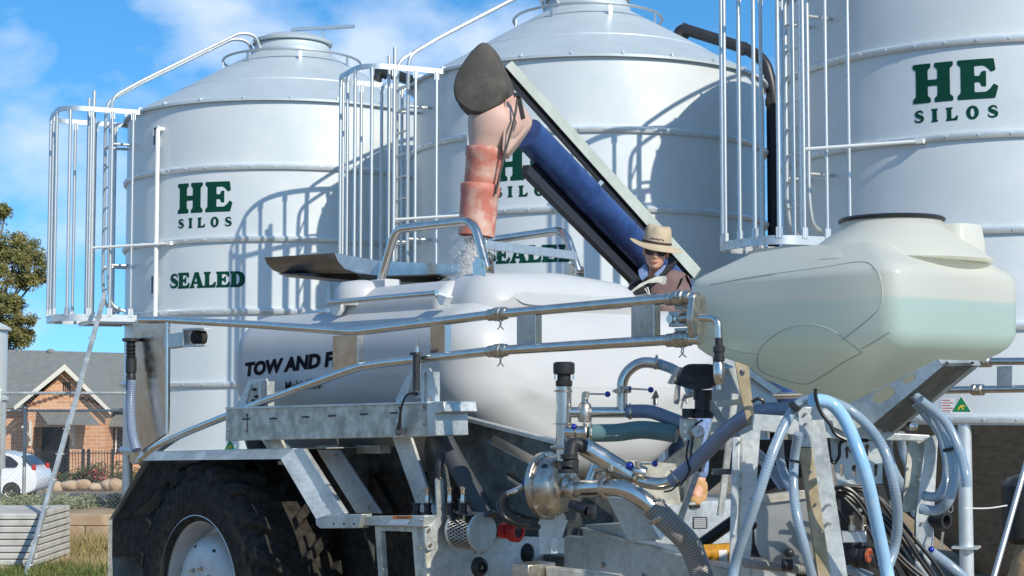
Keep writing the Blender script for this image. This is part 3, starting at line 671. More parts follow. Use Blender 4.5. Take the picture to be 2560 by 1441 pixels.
# leaning pole
t = thing('leaning_pole', 'long grey metal pole leaning against the platform of the silo nearest the house', 'pole', (-5.81, 19, 0))
p0 = P(65,1441,19.4); p0 = p0+(P(262,735,24.1)-p0)*-.02; p1 = P(262,735,24.1); mid = p0.lerp(p1, .52)
b = MB(); b.beam(p0, mid, .075, .05, up=(1,0,0)); b.build('lower_section', M['galv'], t, bevel=.006)
b = MB(); b.beam(mid-(p1-p0)*.03+V((.012,0,0)), p1, .05, .06, up=(1,0,0)); b.build('upper_section', M['galv'], t, bevel=.006)
for k in range(11):
    q = p0.lerp(p1, .05+k*.085); b = MB(); b.rod(q+V((-.055,0,0)), q+V((.055,0,0)), .012, 8); b.build('pin', M['alu'], t)
# grass
M['grass'] = mat('dry_grass', (.16,.13,.04), .8, 0, (.42,.33,.15), .9, 4)
M['ggrass'] = mat('green_grass', (.05,.09,.015), .7, 0, (.12,.15,.03), 1.5, 4)
def grass(mb, n, x0, x1, y0, y1, h0, h1):
    for i in range(n):
        x = random.uniform(x0,x1); y = random.uniform(y0,y1); hh = random.uniform(h0,h1); a = random.uniform(0,6.28); d = V((math.cos(a),math.sin(a),0)); ln = V((random.gauss(0,.35),random.gauss(0,.35),1))*hh
        z = gz(y); w_ = .004+.004*random.random(); p = V((x,y,z-.01))
        mb.add([p-d*w_, p+d*w_, p+ln*.55+d*w_*.8, p+ln, p+ln*.55-d*w_*.8], [[0,1,2,3,4]])
b = MB(); grass(b, 9000, -7.6, -3.6, 18.5, 23.9, .04, .16); grass(b, 2500, -7.5,-4.0, 22.5, 23.9, .1,.3); b.build('dry_grass', M['grass'], None, 'dry golden grass growing between the slabs and the block wall', cat='grass', kind='stuff')
b = MB(); grass(b, 9000, -6.2, -3.0, 17.6, 20.3, .04, .2); b.build('green_grass', M['ggrass'], None, 'short green grass beside the slab stack and tyre', cat='grass', kind='stuff')
# ------------------------------------------------------------------ the liquid cart
M['poly'] = mat('white_poly', (.51,.515,.51), .42, 0, (.485,.49,.485), 3, 3, sss=.15, bump=.02, bscale=30)
M['hose'] = mat('clear_blue_hose', (.36,.47,.57), .18, 0, (.48,.60,.70), 9, 3, spec=.7, trans=.5, coat=.5)
M['hose_lt'] = mat('pale_blue_hose', (.30,.56,.80), .2, 0, (.42,.66,.86), 8, 3, spec=.7, trans=.2, coat=.5)
M['hose_gb'] = mat('blue_grey_suction_hose', (.16,.20,.29), .3, 0, (.22,.27,.37), 14, 3, coat=.3)
M['hose_teal'] = mat('teal_suction_hose', (.07,.15,.16), .3, 0, (.12,.22,.22), 10, 3, coat=.4)
M['hose_gr'] = mat('grey_suction_hose', (.26,.25,.23), .4, 0, (.33,.31,.28), 8, 3)
M['hose_b'] = mat('hose_spiral', (.36,.47,.56), .25, trans=.35, coat=.4)
M['hose_ltb'] = mat('hose_spiral_pale', (.40,.62,.82), .2, coat=.4)
M['hose_gbb'] = mat('suction_hose_spiral', (.20,.25,.34), .4)
M['hose_tealb'] = mat('teal_hose_spiral', (.12,.22,.22), .35)
M['hose_grb'] = mat('grey_hose_spiral', (.19,.18,.165), .5)
M['hose_bk'] = mat('black_hydraulic_hose', (.012,.012,.013), .35)
M['blue'] = mat('blue_knob', (.01,.03,.32), .25, coat=.5)
M['navy'] = mat('navy_print', (.006,.007,.014), .7, spec=.1)
M['orange'] = mat('orange_sticker', (.85,.22,.03), .5)
M['paper'] = mat('sticker_paper', (.75,.75,.74), .5)
M['yellow'] = mat('yellow_paint', (.62,.30,.02), .45, 0, (.45,.2,.02), 20)
M['copper'] = mat('orange_metal', (.6,.16,.08), .3, .5)
M['wheel'] = mat('silver_wheel_paint', (.60,.59,.57), .38, .25, (.52,.49,.44), 6, 6, r2=.5)
M['lime'] = mat('yellow_green_plastic', (.30,.36,.02), .4)
cart = thing('liquid_cart', 'galvanised trailed sprayer cart with white tank, milky front tank, stainless booms and big lugged tyre', 'farm trailer', tuple(T(-1,-.6,0)))
def pt(name, mb, m, parent=cart, **k): return mb.build(name, M[m] if isinstance(m, str) else m, parent, **k)
# main tank -------------------------------------------------
def sect(a, ins=0.0, b0=-2.1, b1=0.0, prof=None, fr=.17):
    prof = prof or [(1,2.2),(1,2.60),(.86,2.76),(-.86,2.76),(-1,2.60),(-1,2.2),(-.45,1.74),(.45,1.74)]
    bc = (b0+b1)/2; hb = (b1-b0)/2; zs = [z for _, z in prof]; zc = (max(zs)+min(zs))/2; hz = (max(zs)-min(zs))/2
    pp = fillet([V((x*hb, z-zc, 0)) for x, z in prof], fr, 6, True)
    return [T(a, bc+p.x*(hb-ins)/hb, zc+p.y*(hz-ins)/hz) for p in pp]
def rounded_loft(a0, a1, r0, r1, n=9, mid=4, **k):
    rg = [sect(a0-.0, r0*1.6, **k) if r0*1.6 < .4 else sect(a0, r0*1.15, **k)]
    rg = []
    for i in range(n+1):
        ph = math.pi/2*i/n; rg.append(sect(a0+r0*(1-math.sin(ph)), r0*(1-math.cos(ph))*1.0 if False else r0*(1-math.sin(math.acos(max(0, 1-(1-math.sin(ph))))) ), **k))
    return rg
def loftends(a0, a1, r0, r1, n=8, **k):
    rg = []
    for i in range(n+1):
        ph = math.pi/2*i/n; rg.append(sect(a0+r0*(1-math.sin(ph)), r0*(1-math.cos(math.pi/2-ph)) if False else r0*(1-math.cos(ph)) if False else r0*(1-math.sin(ph)), **k)) if False else rg.append(sect(a0+r0*(1-math.cos(ph)), r0*(1-math.sin(ph)), **k))
    for i in range(1, 6): rg.append(sect(a0+r0+(a1-r1-a0-r0)*i/6, 0, **k))
    for i in range(n+1):
        ph = math.pi/2*i/n; rg.append(sect(a1-r1*(1-math.cos(math.pi/2-ph)), r1*(1-math.sin(math.pi/2-ph)), **k))
    return rg
b = MB(); rg = loftends(-2.76, .06, .38, .30)
inner = [sect(-2.66, .75), sect(-2.65, .55)]; outer = [sect(.09, .42), sect(.10, .6)]
def shrink(a, ins): 
    return sect(a, ins)
b.loft([shrink(-2.775, .50)]+rg+[shrink(.085, .38), shrink(.10, .48)])
tank = pt('main_tank', b, 'poly', smooth=60, wn=True)
# raised lid dome and rear deck moulded on the tank
b = MB(); b.loft(loftends(-.52, -.06, .10, .22, b0=-1.55, b1=-.20, prof=[(1,2.60),(1,2.80),(.86,2.935),(0,2.965),(-.84,2.92),(-1,2.78),(-1,2.60),(0,2.60)], fr=.12))
pt('front_dome', b, 'poly', tank, smooth=60)
b = MB(); b.loft(loftends(-1.46, -.40, .07, .07, b0=-1.6, b1=-.13, prof=[(1,2.65),(1,2.80),(.86,2.90),(0,2.92),(-.90,2.90),(-1,2.80),(-1,2.65),(0,2.65)], fr=.05))
pt('rear_deck', b, 'poly', tank, smooth=60, wn=True)
b = MB(); p = PB(905,735,-.25); b.loft([[p+V((math.cos(t)*r,math.sin(t)*r,zz)) for t in [i*math.pi/12 for i in range(24)]] for r, zz in ((.17,-.08),(.17,.02),(.13,.07),(.03,.085))]); pt('filler_dome', b, 'poly', tank, smooth=60)
# side lip
# lettering on the tank's near side
def text_on(txt, px0, py0, px1, hpx, bpl, name, m, shear=.0, bold=0, parent=cart, lab=None, sx=1.0):
    cu = bpy.data.curves.new('t', 'FONT'); cu.body = txt; cu.shear = shear; cu.offset = bold; cu.resolution_u = 3
    o = bpy.data.objects.new('t', cu); COL.objects.link(o); bpy.context.view_layer.update()
    me = bpy.data.meshes.new_from_object(o.evaluated_get(bpy.context.evaluated_depsgraph_get()))
    xs_ = [v.co.x for v in me.vertices]; ys_ = [v.co.y for v in me.vertices]; x0, x1, y0, y1 = min(xs_), max(xs_), min(ys_), max(ys_)
    p0 = PB(px0, py0, bpl); p1 = PB(px1[0], px1[1], bpl); ex = p1-p0; top = PB(px0, py0-hpx, bpl); ez = V((0,0,(top-p0).z))
    mb = MB(); mb.add([p0+ex*((v.co.x-x0)/(x1-x0))+ez*((v.co.y-y0)/(y1-y0)) for v in me.vertices], [list(f.vertices) for f in me.polygons])
    bpy.data.objects.remove(o); bpy.data.meshes.remove(me)
    return mb.build(name, M[m], parent, label=lab, smooth=180)
text_on('TOW AND FERT', 612, 943, (908, 908), 36, .004, 'lettering', 'navy', .13, .055, tank, 'dark TOW AND FERT lettering')
text_on('Multi 4000', 712, 981, (803, 972), 27, .004, 'lettering', 'navy', .1, .008, tank, 'thin dark Multi 4000 lettering')
# sun-side stickers on the deck
b = MB(); q = [PB(948,757,-.148),PB(958,757,-.148),PB(955,776,-.148),PB(944,776,-.148)]; 
b = MB(); b.prism([PB(972,752,-.150),PB(994,750,-.150),PB(984,776,-.150),PB(962,778,-.150)], N*.004); pt('black_sticker', b, 'black', tank)
b = MB(); b.prism([PB(952,764,-.150),PB(962,760,-.150),PB(966,768,-.150),PB(958,772,-.150)], N*.004); pt('black_sticker', b, 'black', tank)
# rod and white brackets along the lid
b = MB(); b.tube([PB(820,757,-.05), PB(1092,733,-.05)], .017, 12); pt('lid_rod', b, 'inox')
for tri in ([(824,766),(850,762),(847,775),(836,790),(830,786)], [(1083,738),(1090,731),(1118,742),(1112,750),(1104,765),(1098,762)]):
    b = MB(); b.prism([PB(x,y,-.06) for x,y in tri], -N*.05); pt('rod_bracket', b, 'white', bevel=.006)
b = MB(); b.tube([PB(700,800,-1.6), PB(820,778,-1.6)], .025, 12); pt('far_lid_rod', b, 'inox')
# feed hopper rails
b = MB(); b.tube(fillet([PB(946,725,-.35), PB(988,574,-.35), PB(1184,552,-.35), PB(1217,672,-.35)], .1, 7), .027, 14); pt('hopper_rail', b, 'inox')
b = MB(); b.tube(fillet([PB(1180,720,-1.25), PB(1215,603,-1.25), PB(1412,575,-1.25), PB(1446,680,-1.25)], .1, 7), .027, 14); pt('hopper_rail', b, 'inox')
c0_ = PB(1212,612,-.35); c1_ = PB(1441,640,-1.25); b = MB(); b.beam(c0_, c1_, .02, .052); pt('hopper_crossbar', b, 'alu', bevel=.003)
for px, py, bb in ((1212,665,-.35),(1438,680,-1.25)):
    c = PB(px,py,bb); b = MB()
    for s_ in (-.035,.035): b.prism([c+U*(-.06)+N*s_+Z*-.07, c+U*.05+N*s_+Z*-.07, c+U*.05+N*s_+Z*.02, c+U*.0+N*s_+Z*.05, c+U*(-.06)+N*s_+Z*.02], N*.006)
    b.box(c-U*.03+Z*.0, U, N, Z, .02,.035,.05); b.rod(c-N*.045+Z*.0+U*.02, c+N*.045+U*.02, .012, 10); pt('hinge_bracket', b, 'inox')
# lid: folded stainless sheet, open
A_ = [P(661,644,11.3),P(667,660,11.28),P(682,676,11.25),P(706,686,11.2)]; Bk = [P(722,688,11.9), P(690,646,11.95)]
B_ = [P(836,633,10.5),P(846,655,10.48),P(862,672,10.45),P(884,680,10.4)]; Bb = [P(905,694,11.1), P(860,636,11.2)]
C_ = [P(1150,662,9.9),P(1151,668,9.9),P(1151,676,9.9),P(1140,684,9.9)]; Cb = [P(1085,704,10.4), P(1070,662,10.6)]
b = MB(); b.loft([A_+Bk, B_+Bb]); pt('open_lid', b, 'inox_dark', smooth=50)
b = MB(); b.prism([B_[0],B_[1],B_[2],B_[3],P(960,692,10.35),P(948,652,10.33)], V((.0,.03,0))); 
lid2 = pt('lid_gusset', b, 'alu')
b = MB(); b.loft([[P(948,652,10.3),P(948,668,10.3),P(950,690,10.3),P(985,704,10.9),P(985,655,10.9)], [P(1150,663,9.9),P(1150,675,9.9),P(1140,684,9.9),P(1110,697,10.5),P(1110,664,10.5)]]); pt('lid_channel', b, 'inox')
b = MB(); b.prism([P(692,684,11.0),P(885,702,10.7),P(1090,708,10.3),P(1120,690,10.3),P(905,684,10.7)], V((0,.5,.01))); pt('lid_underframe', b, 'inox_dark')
b = MB(); b.beam(PB(838,760,-.9), PB(838,690,-.9), .12, .05, up=tuple(U)); pt('lid_post', b, 'alu')
b = MB(); b.beam(PB(1010,722,-1.0), PB(1020,700,-1.0), .35, .05, up=tuple(U)); pt('lid_post', b, 'alu')
b = MB(); b.box(PB(962,722,-.3), U, N, Z, .09,.06,.055); pt('latch_box', b, 'poly', bevel=.01)
# boom on the near side ---------------------------------------
BP = .25
up = [(352,800),(420,800),(640,812),(880,829),(905,828),(1240,786),(1690,746),(1742,744)]
lo_ = [(352,1148),(388,1118),(470,1080),(660,1003),(870,927),(905,916),(960,908),(1240,877),(1690,849),(1752,848)]
b = MB(); b.tube([PB(x,y,BP) for x,y in up], .0245, 16); boom = pt('near_boom', b, 'inox')
b = MB(); b.tube([PB(x,y,BP) for x,y in lo_], .0245, 16); pt('boom_pipe', b, 'inox', boom)
for (x0,x1,yt0,yb0) in ((832,893,840,922),(1076,1112,811,893),(1292,1338,788,873),(1578,1634,764,854)):
    b = MB(); b.prism([PB(x0,yt0,BP+.015),PB(x1,yt0-3,BP+.015),PB(x1,yb0-3,BP-.01),PB(x0,yb0+3,BP-.01)], -N*.004); pt('web_plate', b, 'galv' if x0 > 1200 else 'inox', boom)
    b = MB(); b.prism([PB(x1,yt0-3,BP+.015),PB(x1,yb0-3,BP+.015),PB(x1,yb0-3,BP+.015)-N*.04-U*0,PB(x1,yt0-3,BP+.015)-N*.04], U*.004); pt('web_flange', b, 'inox', boom)
for (x,y,x2,y2) in ((1228,788,1262,784),(1228,879,1262,876),(1676,748,1706,745),(1676,851,1706,849)):
    p0 = PB(x,y,BP); p1 = PB(x2,y2,BP); d = (p1-p0).normalized(); b = MB(); L_ = (p1-p0).length
    b.lathe([(.027,-.02),(.031,-.015),(.031,.015),(.027,.02),(.030,.03),(.036,.035),(.036,.06),(.033,.063),(.036,.067),(.036,.09),(.03,.095),(.032,.12),(.026,.13)], p0, d, 18); cl_ = pt('pipe_clamp', b, 'inox_cast', boom)
    for s_ in (-1,1):
        b = MB(); q0 = p0+d*.075+Z*-.035+N*.012*s_; b.tube(cr_path([q0+Z*.0, q0-Z*.02+d*.02*s_, q0-Z*.045-d*.01*s_], 4), .003, 5); b.rod(q0+Z*.035+N*s_*.03-d*.02, q0+Z*.035+N*s_*.03+d*.03, .006, 6); pt('clamp_pin', b, 'inox_cast', cl_)
# folded end: sheet upright, bracket, hose end
b = MB(); b.plate([fillet([PB(332,802,BP+.0)+V((0,0,0)),PB(420,803,BP),PB(418,1082,BP-.06),PB(352,1128,BP-.068),PB(330,1162,BP-.075),PB(322,1150,BP-.073),PB(338,1095,BP-.062)], .05, 4, True)], -N*.02)
pt('end_sheet', b, 'inox', boom)
b = MB(); b.rod(PB(419,806,BP+.01), PB(417,1086,BP+.01), .012, 10); pt('sheet_edge_bar', b, 'inox', boom)
b = MB(); b.prism([PB(330,1162,BP+.01),PB(352,1128,BP+.01),PB(430,1088,BP+.01),PB(462,1080,BP+.01),PB(405,1118,BP+.01),PB(362,1150,BP+.01)], -N*.05); pt('end_foot', b, 'inox', boom)
p0 = PB(422,855,.22); p1 = PB(474,848,.22); b = MB(); b.beam(p0, p1, .08, .095); pt('arm_stub', b, 'galv', boom, bevel=.004)
c = PB(492,844,.22); b = MB(); 
for zz in (-.055,.055): b.box(c+Z*zz, U, N, Z, .10,.05,.006)
b.box(c-U*.1, U, N, Z, .006,.05,.055); b2 = pt('arm_clevis', b, 'galv', boom)
b = MB(); b.rod(c+U*.03-N*.04, c+U*.03+N*.04, .045, 16); pt('rubber_stop', b, 'rubber', boom)
x_, y_ = 332, 860
b = MB(); b.lathe([(.055,.0),(.06,-.005),(.06,-.02),(.03,-.03),(.03,-.1)], PB(327,846,.3), n=20); nz_ = pt('end_cap', b, 'black', boom)
b = MB(); pth = [PB(327,y,.3) for y in (862,880,900)]; b.hose(pth, .032, .025, .12); pt('coil_hose', b, 'hose_bk', boom)
b = MB(); b.lathe([(.03,0),(.038,-.01),(.038,-.1),(.03,-.11),(.034,-.13),(.034,-.22),(.028,-.25),(.03,-.3)], PB(328,895,.3), n=16); pt('camlock', b, 'black', boom)
b = MB(); b.hose(cr_path([PB(330,950,.3), PB(326,1010,.3), PB(330,1080,.3), PB(342,1128,.3)], 8), .033, .016, .04); pt('hose', b, 'hose_gb', boom)
# boom tip plate and drop pipe
b = MB(); b.plate([fillet([PA(1736,738,2.0),PA(1752,731,2.0),PA(1764,745,2.0),PA(1768,788,2.0),PA(1764,838,2.0),PA(1750,860,2.0),PA(1736,848,2.0),PA(1729,795,2.0)], .03, 4, True)], -U*.035); b2 = pt('tip_plate', b, 'inox_cast', boom, bevel=.008)
b = MB(); b.tube(fillet([P(1752,795,7.05), P(1795,797,6.98), P(1797,845,6.98)], .06, 7), .017, 14); pt('drop_pipe', b, 'inox', boom)
b = MB(); b.lathe([(.017,0),(.017,-.03),(.026,-.04),(.026,-.06),(.022,-.065),(.022,-.08),(.026,-.085),(.026,-.1),(.018,-.105)], P(1797,845,6.98), n=18); pt('drop_coupling', b, 'black', boom)
b = MB(); b.lathe([(.016,0),(.016,-.03),(.024,-.05),(.024,-.09),(.02,-.12),(.012,-.13),(.012,-.15)], P(1797,888,6.98), n=18); pt('nozzle', b, 'inox', boom)
b = MB(); c = P(1700,798,7.25)
b.box(c, U, N, Z, .055,.02,.035); b.box(c+U*.03+Z*.05, U,N,Z,.05,.018,.008); b.box(c+U*.03-Z*.05, U,N,Z,.05,.018,.008); b2 = pt('spring_hinge', b, 'galv', boom, bevel=.004)
b = MB(); b.hose([c+U*.03+N*.03, c+U*.13+N*.02], .022, .012, .12); pt('spring', b, 'inox_cast', boom)
b = MB(); b.rod(c-U*.035+N*.022, c-U*.035+N*.034, .02, 14); pt('bolt', b, 'inox', boom)
b = MB(); b.rod(c-U*.0+N*.022, c-U*.0+N*.034, .01, 10); pt('bolt', b, 'inox', boom)
# far side boom
b = MB(); b.tube([PB(2010,908,-2.3), PB(2300,905,-2.3), PB(2700,903,-2.3)], .021, 14); fb = pt('far_boom', b, 'inox')
b = MB(); b.tube([PB(1890,992,-2.3), PB(2300,977,-2.3), PB(2700,970,-2.3)], .021, 14); pt('boom_pipe', b, 'inox', fb)
b = MB(); b.prism([PB(2492,916,-2.28),PB(2530,915,-2.28),PB(2530,966,-2.28),PB(2492,967,-2.28)], -N*.004); pt('web_plate', b, 'galv', fb)
for (x,y) in ((2428,975),(2446,905)):
    p0 = PB(x,y,-2.3); d = U; b = MB(); b.lathe([(.024,0),(.032,.01),(.032,.035),(.025,.04),(.032,.05),(.032,.075),(.023,.08)], p0, d, 16); pt('pipe_clamp', b, 'inox_cast', fb)
# tank cradle on the near side ---------------------------------
b = MB(); b.prism([PB(565,1022,.3),PB(1066,1008,.3),PB(1070,1092,.3),PB(563,1103,.3)], -N*.18); tb = pt('side_box', b, 'galv_old', bevel=.006)
b = MB(); b.prism([PB(563,1019,.312),PB(1068,1004,.312),PB(1068,1009,.312),PB(563,1024,.312)], -N*.2); pt('box_lip', b, 'galv', tb)
for px,py in ((614,1048),(682,1047),(763,1043),(829,1040),(909,1036),(983,1033)):
    b = MB(); b.prism([PB(px-9,py-1.5,.304),PB(px+9,py-2.5,.304),PB(px+9,py+1.5,.304),PB(px-9,py+2.5,.304)], -N*.002); pt('slot', b, 'dark', tb)
for px,py in ((615,1038),(613,1077),(570,1078),(1058,1022),(1058,1060),(997,1021),(1058,1018)):
    b = MB(); p0 = PB(px,py,.302); b.rod(p0, p0+N*.008, .009, 6); pt('bolt', b, 'inox_cast', tb)
for xa,xb_ in ((617,618.3),(1001,1002.2)):
    b = MB(); b.prism([PB(xa,1034,.303),PB(xb_,1034,.303),PB(xb_,1082,.303),PB(xa,1082,.303)], -N*.001); pt('panel_joint', b, 'dark', tb)
b = MB(); b.prism([PB(1066,1006,.302),PB(1108,1004,.302),PB(1112,1030,.302),PB(1088,1034,.302),PB(1090,1090,.302),PB(1070,1092,.302)], -N*.22); pt('box_end', b, 'galv', tb, bevel=.004)
# brackets standing on the box
def bracket(x0, y0, s):
    f_ = lambda x,y: PB(x0+x*s, y0+y*s, .2)
    b = MB(); b.plate([[f_(0,0),f_(0,-8),f_(30,-72),f_(72,-76),f_(76,-66),f_(78,0),f_(64,0),f_(60,-60),f_(36,-60),f_(20,-4)]], -N*.012)
    o = pt('tank_bracket', b, 'galv')
    b = MB(); b.box(f_(52,-38), U, N, Z, .028,.01,.07); pt('bracket_pad', b, 'galv_old', o)
    for q in ((50,-48),(55,-30),(48,-20)):
        b = MB(); b.rod(f_(*q), f_(*q)+N*.03, .011, 6); pt('bolt', b, 'black', o)
    b = MB(); b.box(f_(74,-34), U, N, Z, .012,.05,.085); pt('bracket_flange', b, 'galv', o)
bracket(592,1022,1.0); bracket(990,1008,1.15)
b = MB(); b.box(PB(1076,985,.2), U, N, Z, .035,.04,.12); pt('bracket_post', b, 'galv', bevel=.004)
b = MB(); b.rod(PB(1072,1008,.25), PB(1072,992,.25), .016, 8); pt('bolt', b, 'inox_cast')
p0 = PB(1041,978,.3); b = MB(); b.rod(p0, PB(1041,885,.3), .020, 16); ram = pt('lift_ram', b, 'black')
b = MB(); b.rod(PB(1048,978,.28), PB(1048,900,.28), .010, 12); pt('ram_tube', b, 'inox', ram)
b = MB(); b.rod(PB(1043,884,.3), PB(1043,868,.3), .009, 10); b.rod(PB(1043,868,.3), PB(1044,851,.3), .006, 10); pt('ram_rod', b, 'inox', ram)
b = MB(); b.box(PB(1040,885,.3), U, N, Z, .03,.02,.008); pt('ram_cap', b, 'black', ram)
b = MB(); b.tube(cr_path([PB(1040,982,.33), PB(1018,988,.36), PB(1006,1010,.36), PB(1000,1040,.36), PB(998,1070,.34), PB(996,1080,.33)], 6), .0065, 8); pt('cable', b, 'hose_bk', ram)
b = MB(); b.rod(PB(999,1058,.35), PB(997,1072,.34), .012, 10); b.rod(PB(997,1077,.345), PB(997,1080,.32), .022, 12); pt('cable_gland', b, 'black', ram)
# wheel and fender -----------------------------------------------
WC = PB(503,1488,.33); RT = .865
b = MB()
for s_ in (0,):
    prof = [(.47,.0),(.50,.03),(.56,.045),(.68,.05),(.75,.035),(.785,.0),(.80,-.04),(.805,-.25),(.80,-.46),(.785,-.5),(.75,-.535),(.68,-.55),(.56,-.545),(.50,-.53),(.47,-.5)]
    b.lathe(prof, WC, N, 96); b.f = [f for f in b.f if len(f) < 10]
tyre = pt('tyre', b, 'rubber', smooth=40)
NL = 20
for side in (0, 1):
    for k in range(NL):
        a0 = 2*math.pi*(k+.5*side)/NL+.1
        pts_c = []; 
        b = MB(); rings = []
        for i in range(7):
            t = i/6; lat = (-.25+.27*t+.03) if side == 0 else (-.25-.27*t-.03)
            ang = a0-(.26*(1-t)); rout = .865-(.045*max(0,t-.72)/.28)**1; rin = .77-.03*max(0,t-.8)/.2
            w_ = .046+.014*t; dirv = lambda an: V((0,0,0))
            def rp(an, r, l): return WC+U*(math.cos(an)*r)+Z*(math.sin(an)*r)+N*l
            rings.append([rp(ang-w_/.86, rin, lat), rp(ang-w_*.75/.86, rout, lat), rp(ang+w_*.75/.86, rout, lat), rp(ang+w_/.86, rin, lat)])
        b.loft(rings)
        # shoulder drop
        pt('lug', b, 'rubber', tyre, bevel=.006)
b = MB(); b.lathe([(.505,.035),(.52,.03),(.52,.01),(.50,.0),(.465,-.01),(.452,-.05),(.447,-.10),(.435,-.12),(.43,-.17),(.40,-.18),(.385,-.14),(.37,-.07),(.345,-.03),(.30,-.005),(.22,.01),(.12,.01),(.115,.07),(.0,.075)], WC, N, 72); b.f = [f for f in b.f if len(f) < 10]
rim = pt('rim', b, 'wheel', smooth=30)
for k in range(10):
    a = 2*math.pi*k/10+.2; p0 = WC+(U*math.cos(a)+Z*math.sin(a))*.17+N*.008; b = MB(); b.lathe([(.014,0),(.014,.02),(.008,.022),(.008,.035),(0,.036)], p0, N, 6); pt('wheel_nut', b, 'inox_cast', rim)
for k in range(8):
    a = 2*math.pi*k/8+.35; p0 = WC+(U*math.cos(a)+Z*math.sin(a))*.32-N*.016; b = MB(); b.lathe([(.012,0),(.012,.003),(0,.003)], p0+N*.004, (N+(U*math.cos(a)+Z*math.sin(a))*.8), 10); pt('rim_hole', b, 'dark', rim)
# fender
OUTL = [(268,1530),(271,1302),(360,1152),(702,1148),(790,1298)]; FB = .40
def fl(x,y,bb,dx=0,dz=0): return PB(x,y,FB)+N*(bb-FB)+U*dx+Z*dz
b = MB()
o_ = [fl(x,y,FB) for x,y in OUTL]; i_ = [fl(x,y,.33,0,0) for x,y in OUTL]
i_[0] += U*-.02; i_[1] += V((0,0,.03)); i_[2] += V((0,0,.055)); i_[3] += Z*.055+U*.02; i_[4] += Z*.03+U*.05
far = [p+N*(-.55) for p in i_]
for k in range(4):
    fb_ = far[:]
    if k == 3: continue
    b.prism([i_[k], i_[k+1], far[k+1], far[k]], (i_[k+1]-i_[k]).cross(N).normalized()*-.006 if k == 9 else Z*.006 if k == 2 else U*.006)
fen = pt('fender', b, 'galv')
for k in range(4):
    b = MB(); b.prism([o_[k], o_[k+1], i_[k+1], i_[k]], -N*.006); pt('fender_edge', b, 'galv', fen)
# near-black side plate and gusset inside
b = MB(); b.prism([fl(271,1302,.37), fl(380,1302,.37), fl(378,1392,.37), fl(271,1392,.37)], -N*.01); pt('fender_side_plate', b, 'rubber', fen)
b = MB(); b.prism([fl(360,1158,.36), fl(272,1302,.36), fl(300,1302,.36), fl(452,1158,.36)], -N*.008); pt('fender_gusset', b, 'rubber', fen)
b = MB(); b.prism([fl(515,1132,.402),fl(548,1130,.402),fl(550,1137,.402),fl(517,1141,.402)], N*.002+Z*.014); pt('white_sticker', b, 'paper', fen)
b = MB(); b.prism([fl(590,1157,.1), fl(640,1153,.1), fl(640,1170,.1), fl(590,1165,.1)], -N*.1); pt('fender_light_bracket', b, 'galv', fen)
# sloping plates behind the fender front; the dark ones have shade in their colour
def slope(name, pts, bb, m='galv', th=.02, lab=None):
    b = MB(); b.prism([PB(x,y,bb) for x,y in pts], -N*th); return pt(name, b, m, fen, bevel=.003, label=lab)
slope('fender_front', [(704,1140),(724,1124),(758,1122),(862,1284),(822,1293),(792,1298)], .33, th=.03)
slope('splash_plate', [(757,1124),(790,1124),(890,1284),(850,1290)], -.1, 'rubber', .02)
slope('splash_plate', [(790,1124),(846,1126),(952,1284),(890,1284)], .12)
slope('splash_plate', [(845,1120),(892,1120),(985,1284),(948,1286)], -.25, 'rubber')
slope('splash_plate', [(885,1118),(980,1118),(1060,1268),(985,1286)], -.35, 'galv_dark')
slope('diagonal_brace', [(980,1094),(1026,1094),(1090,1290),(1046,1280)], .05)
slope('diagonal_brace', [(650,1095),(700,1095),(714,1126),(670,1126)], .05, 'galv_old')
for px,py in ((842,1138),(883,1205),(925,1270)):
    b = MB(); p0 = PB(px,py,.121); b.rod(p0, p0+N*.008, .009, 8); pt('bolt', b, 'inox', fen)
b = MB(); b.beam(PB(800,1124,-.2), PB(964,1124,-.2), .08, .05); pt('rear_crossbar', b, 'galv_old', bevel=.003)
# bottom bar with warning sticker
b = MB(); b.prism([PB(788,1298,.36),PB(820,1288,.36),PB(905,1286,.36),PB(896,1321,.36),PB(800,1322,.36),PB(790,1314,.36)], -N*.07); sb_ = pt('step_bracket', b, 'galv', bevel=.004)
for px in (834,860,885):
    b = MB(); p0 = PB(px,1310,.361); b.rod(p0, p0+N*.003, .006, 8); pt('bolt_hole', b, 'dark', sb_)
b = MB(); b.prism([PB(896,1292,.33),PB(1062,1290,.33),PB(1058,1318,.33),PB(896,1314,.33)], -N*.12); bar = pt('front_bar', b, 'galv', bevel=.004)
b = MB(); b.prism([PB(984,1290,.333),PB(1030,1290,.333),PB(1026,1298,.333),PB(980,1298,.333)], N*.001); pt('warning_sticker', b, 'orange', bar)
b = MB(); b.prism([PB(979,1299,.333),PB(1026,1299,.333),PB(1018,1312,.333),PB(968,1311,.333)], N*.001); pt('warning_sticker', b, 'paper', bar)
text_on('WARNING', 992, 1297, (1022,1297), 5, .3355, 'sticker_print', 'black', 0, .02, bar)
b = MB(); b.plate([[PB(937,1316,.30),PB(1062,1318,.30),PB(1070,1500,.30),PB(950,1500,.30)],[PB(952,1327,.30),PB(1030,1330,.30),PB(1042,1490,.30),PB(962,1490,.30)]], -N*.03); pt('leg_frame', b, 'galv_old', bar)
A1 = (PB(1065,1300,.30)-ORG).dot(U)
b = MB(); b.plate([[PA(1060,1288,A1),PA(1160,1290,A1),PA(1170,1332,A1),PA(1282,1345,A1),PA(1285,1520,A1),PA(1068,1520,A1)], [PA(1197+20*math.cos(t),1418+26*math.sin(t),A1) for t in [i*math.pi/10 for i in range(20)]]], -U*.012); vp = pt('valve_plate', b, 'galv', bar)
b = MB(); b.prism([PB(1282,1340,-.1),PB(1460,1350,-.1),PB(1460,1540,-.1),PB(1282,1540,-.1)], -N*.02); 
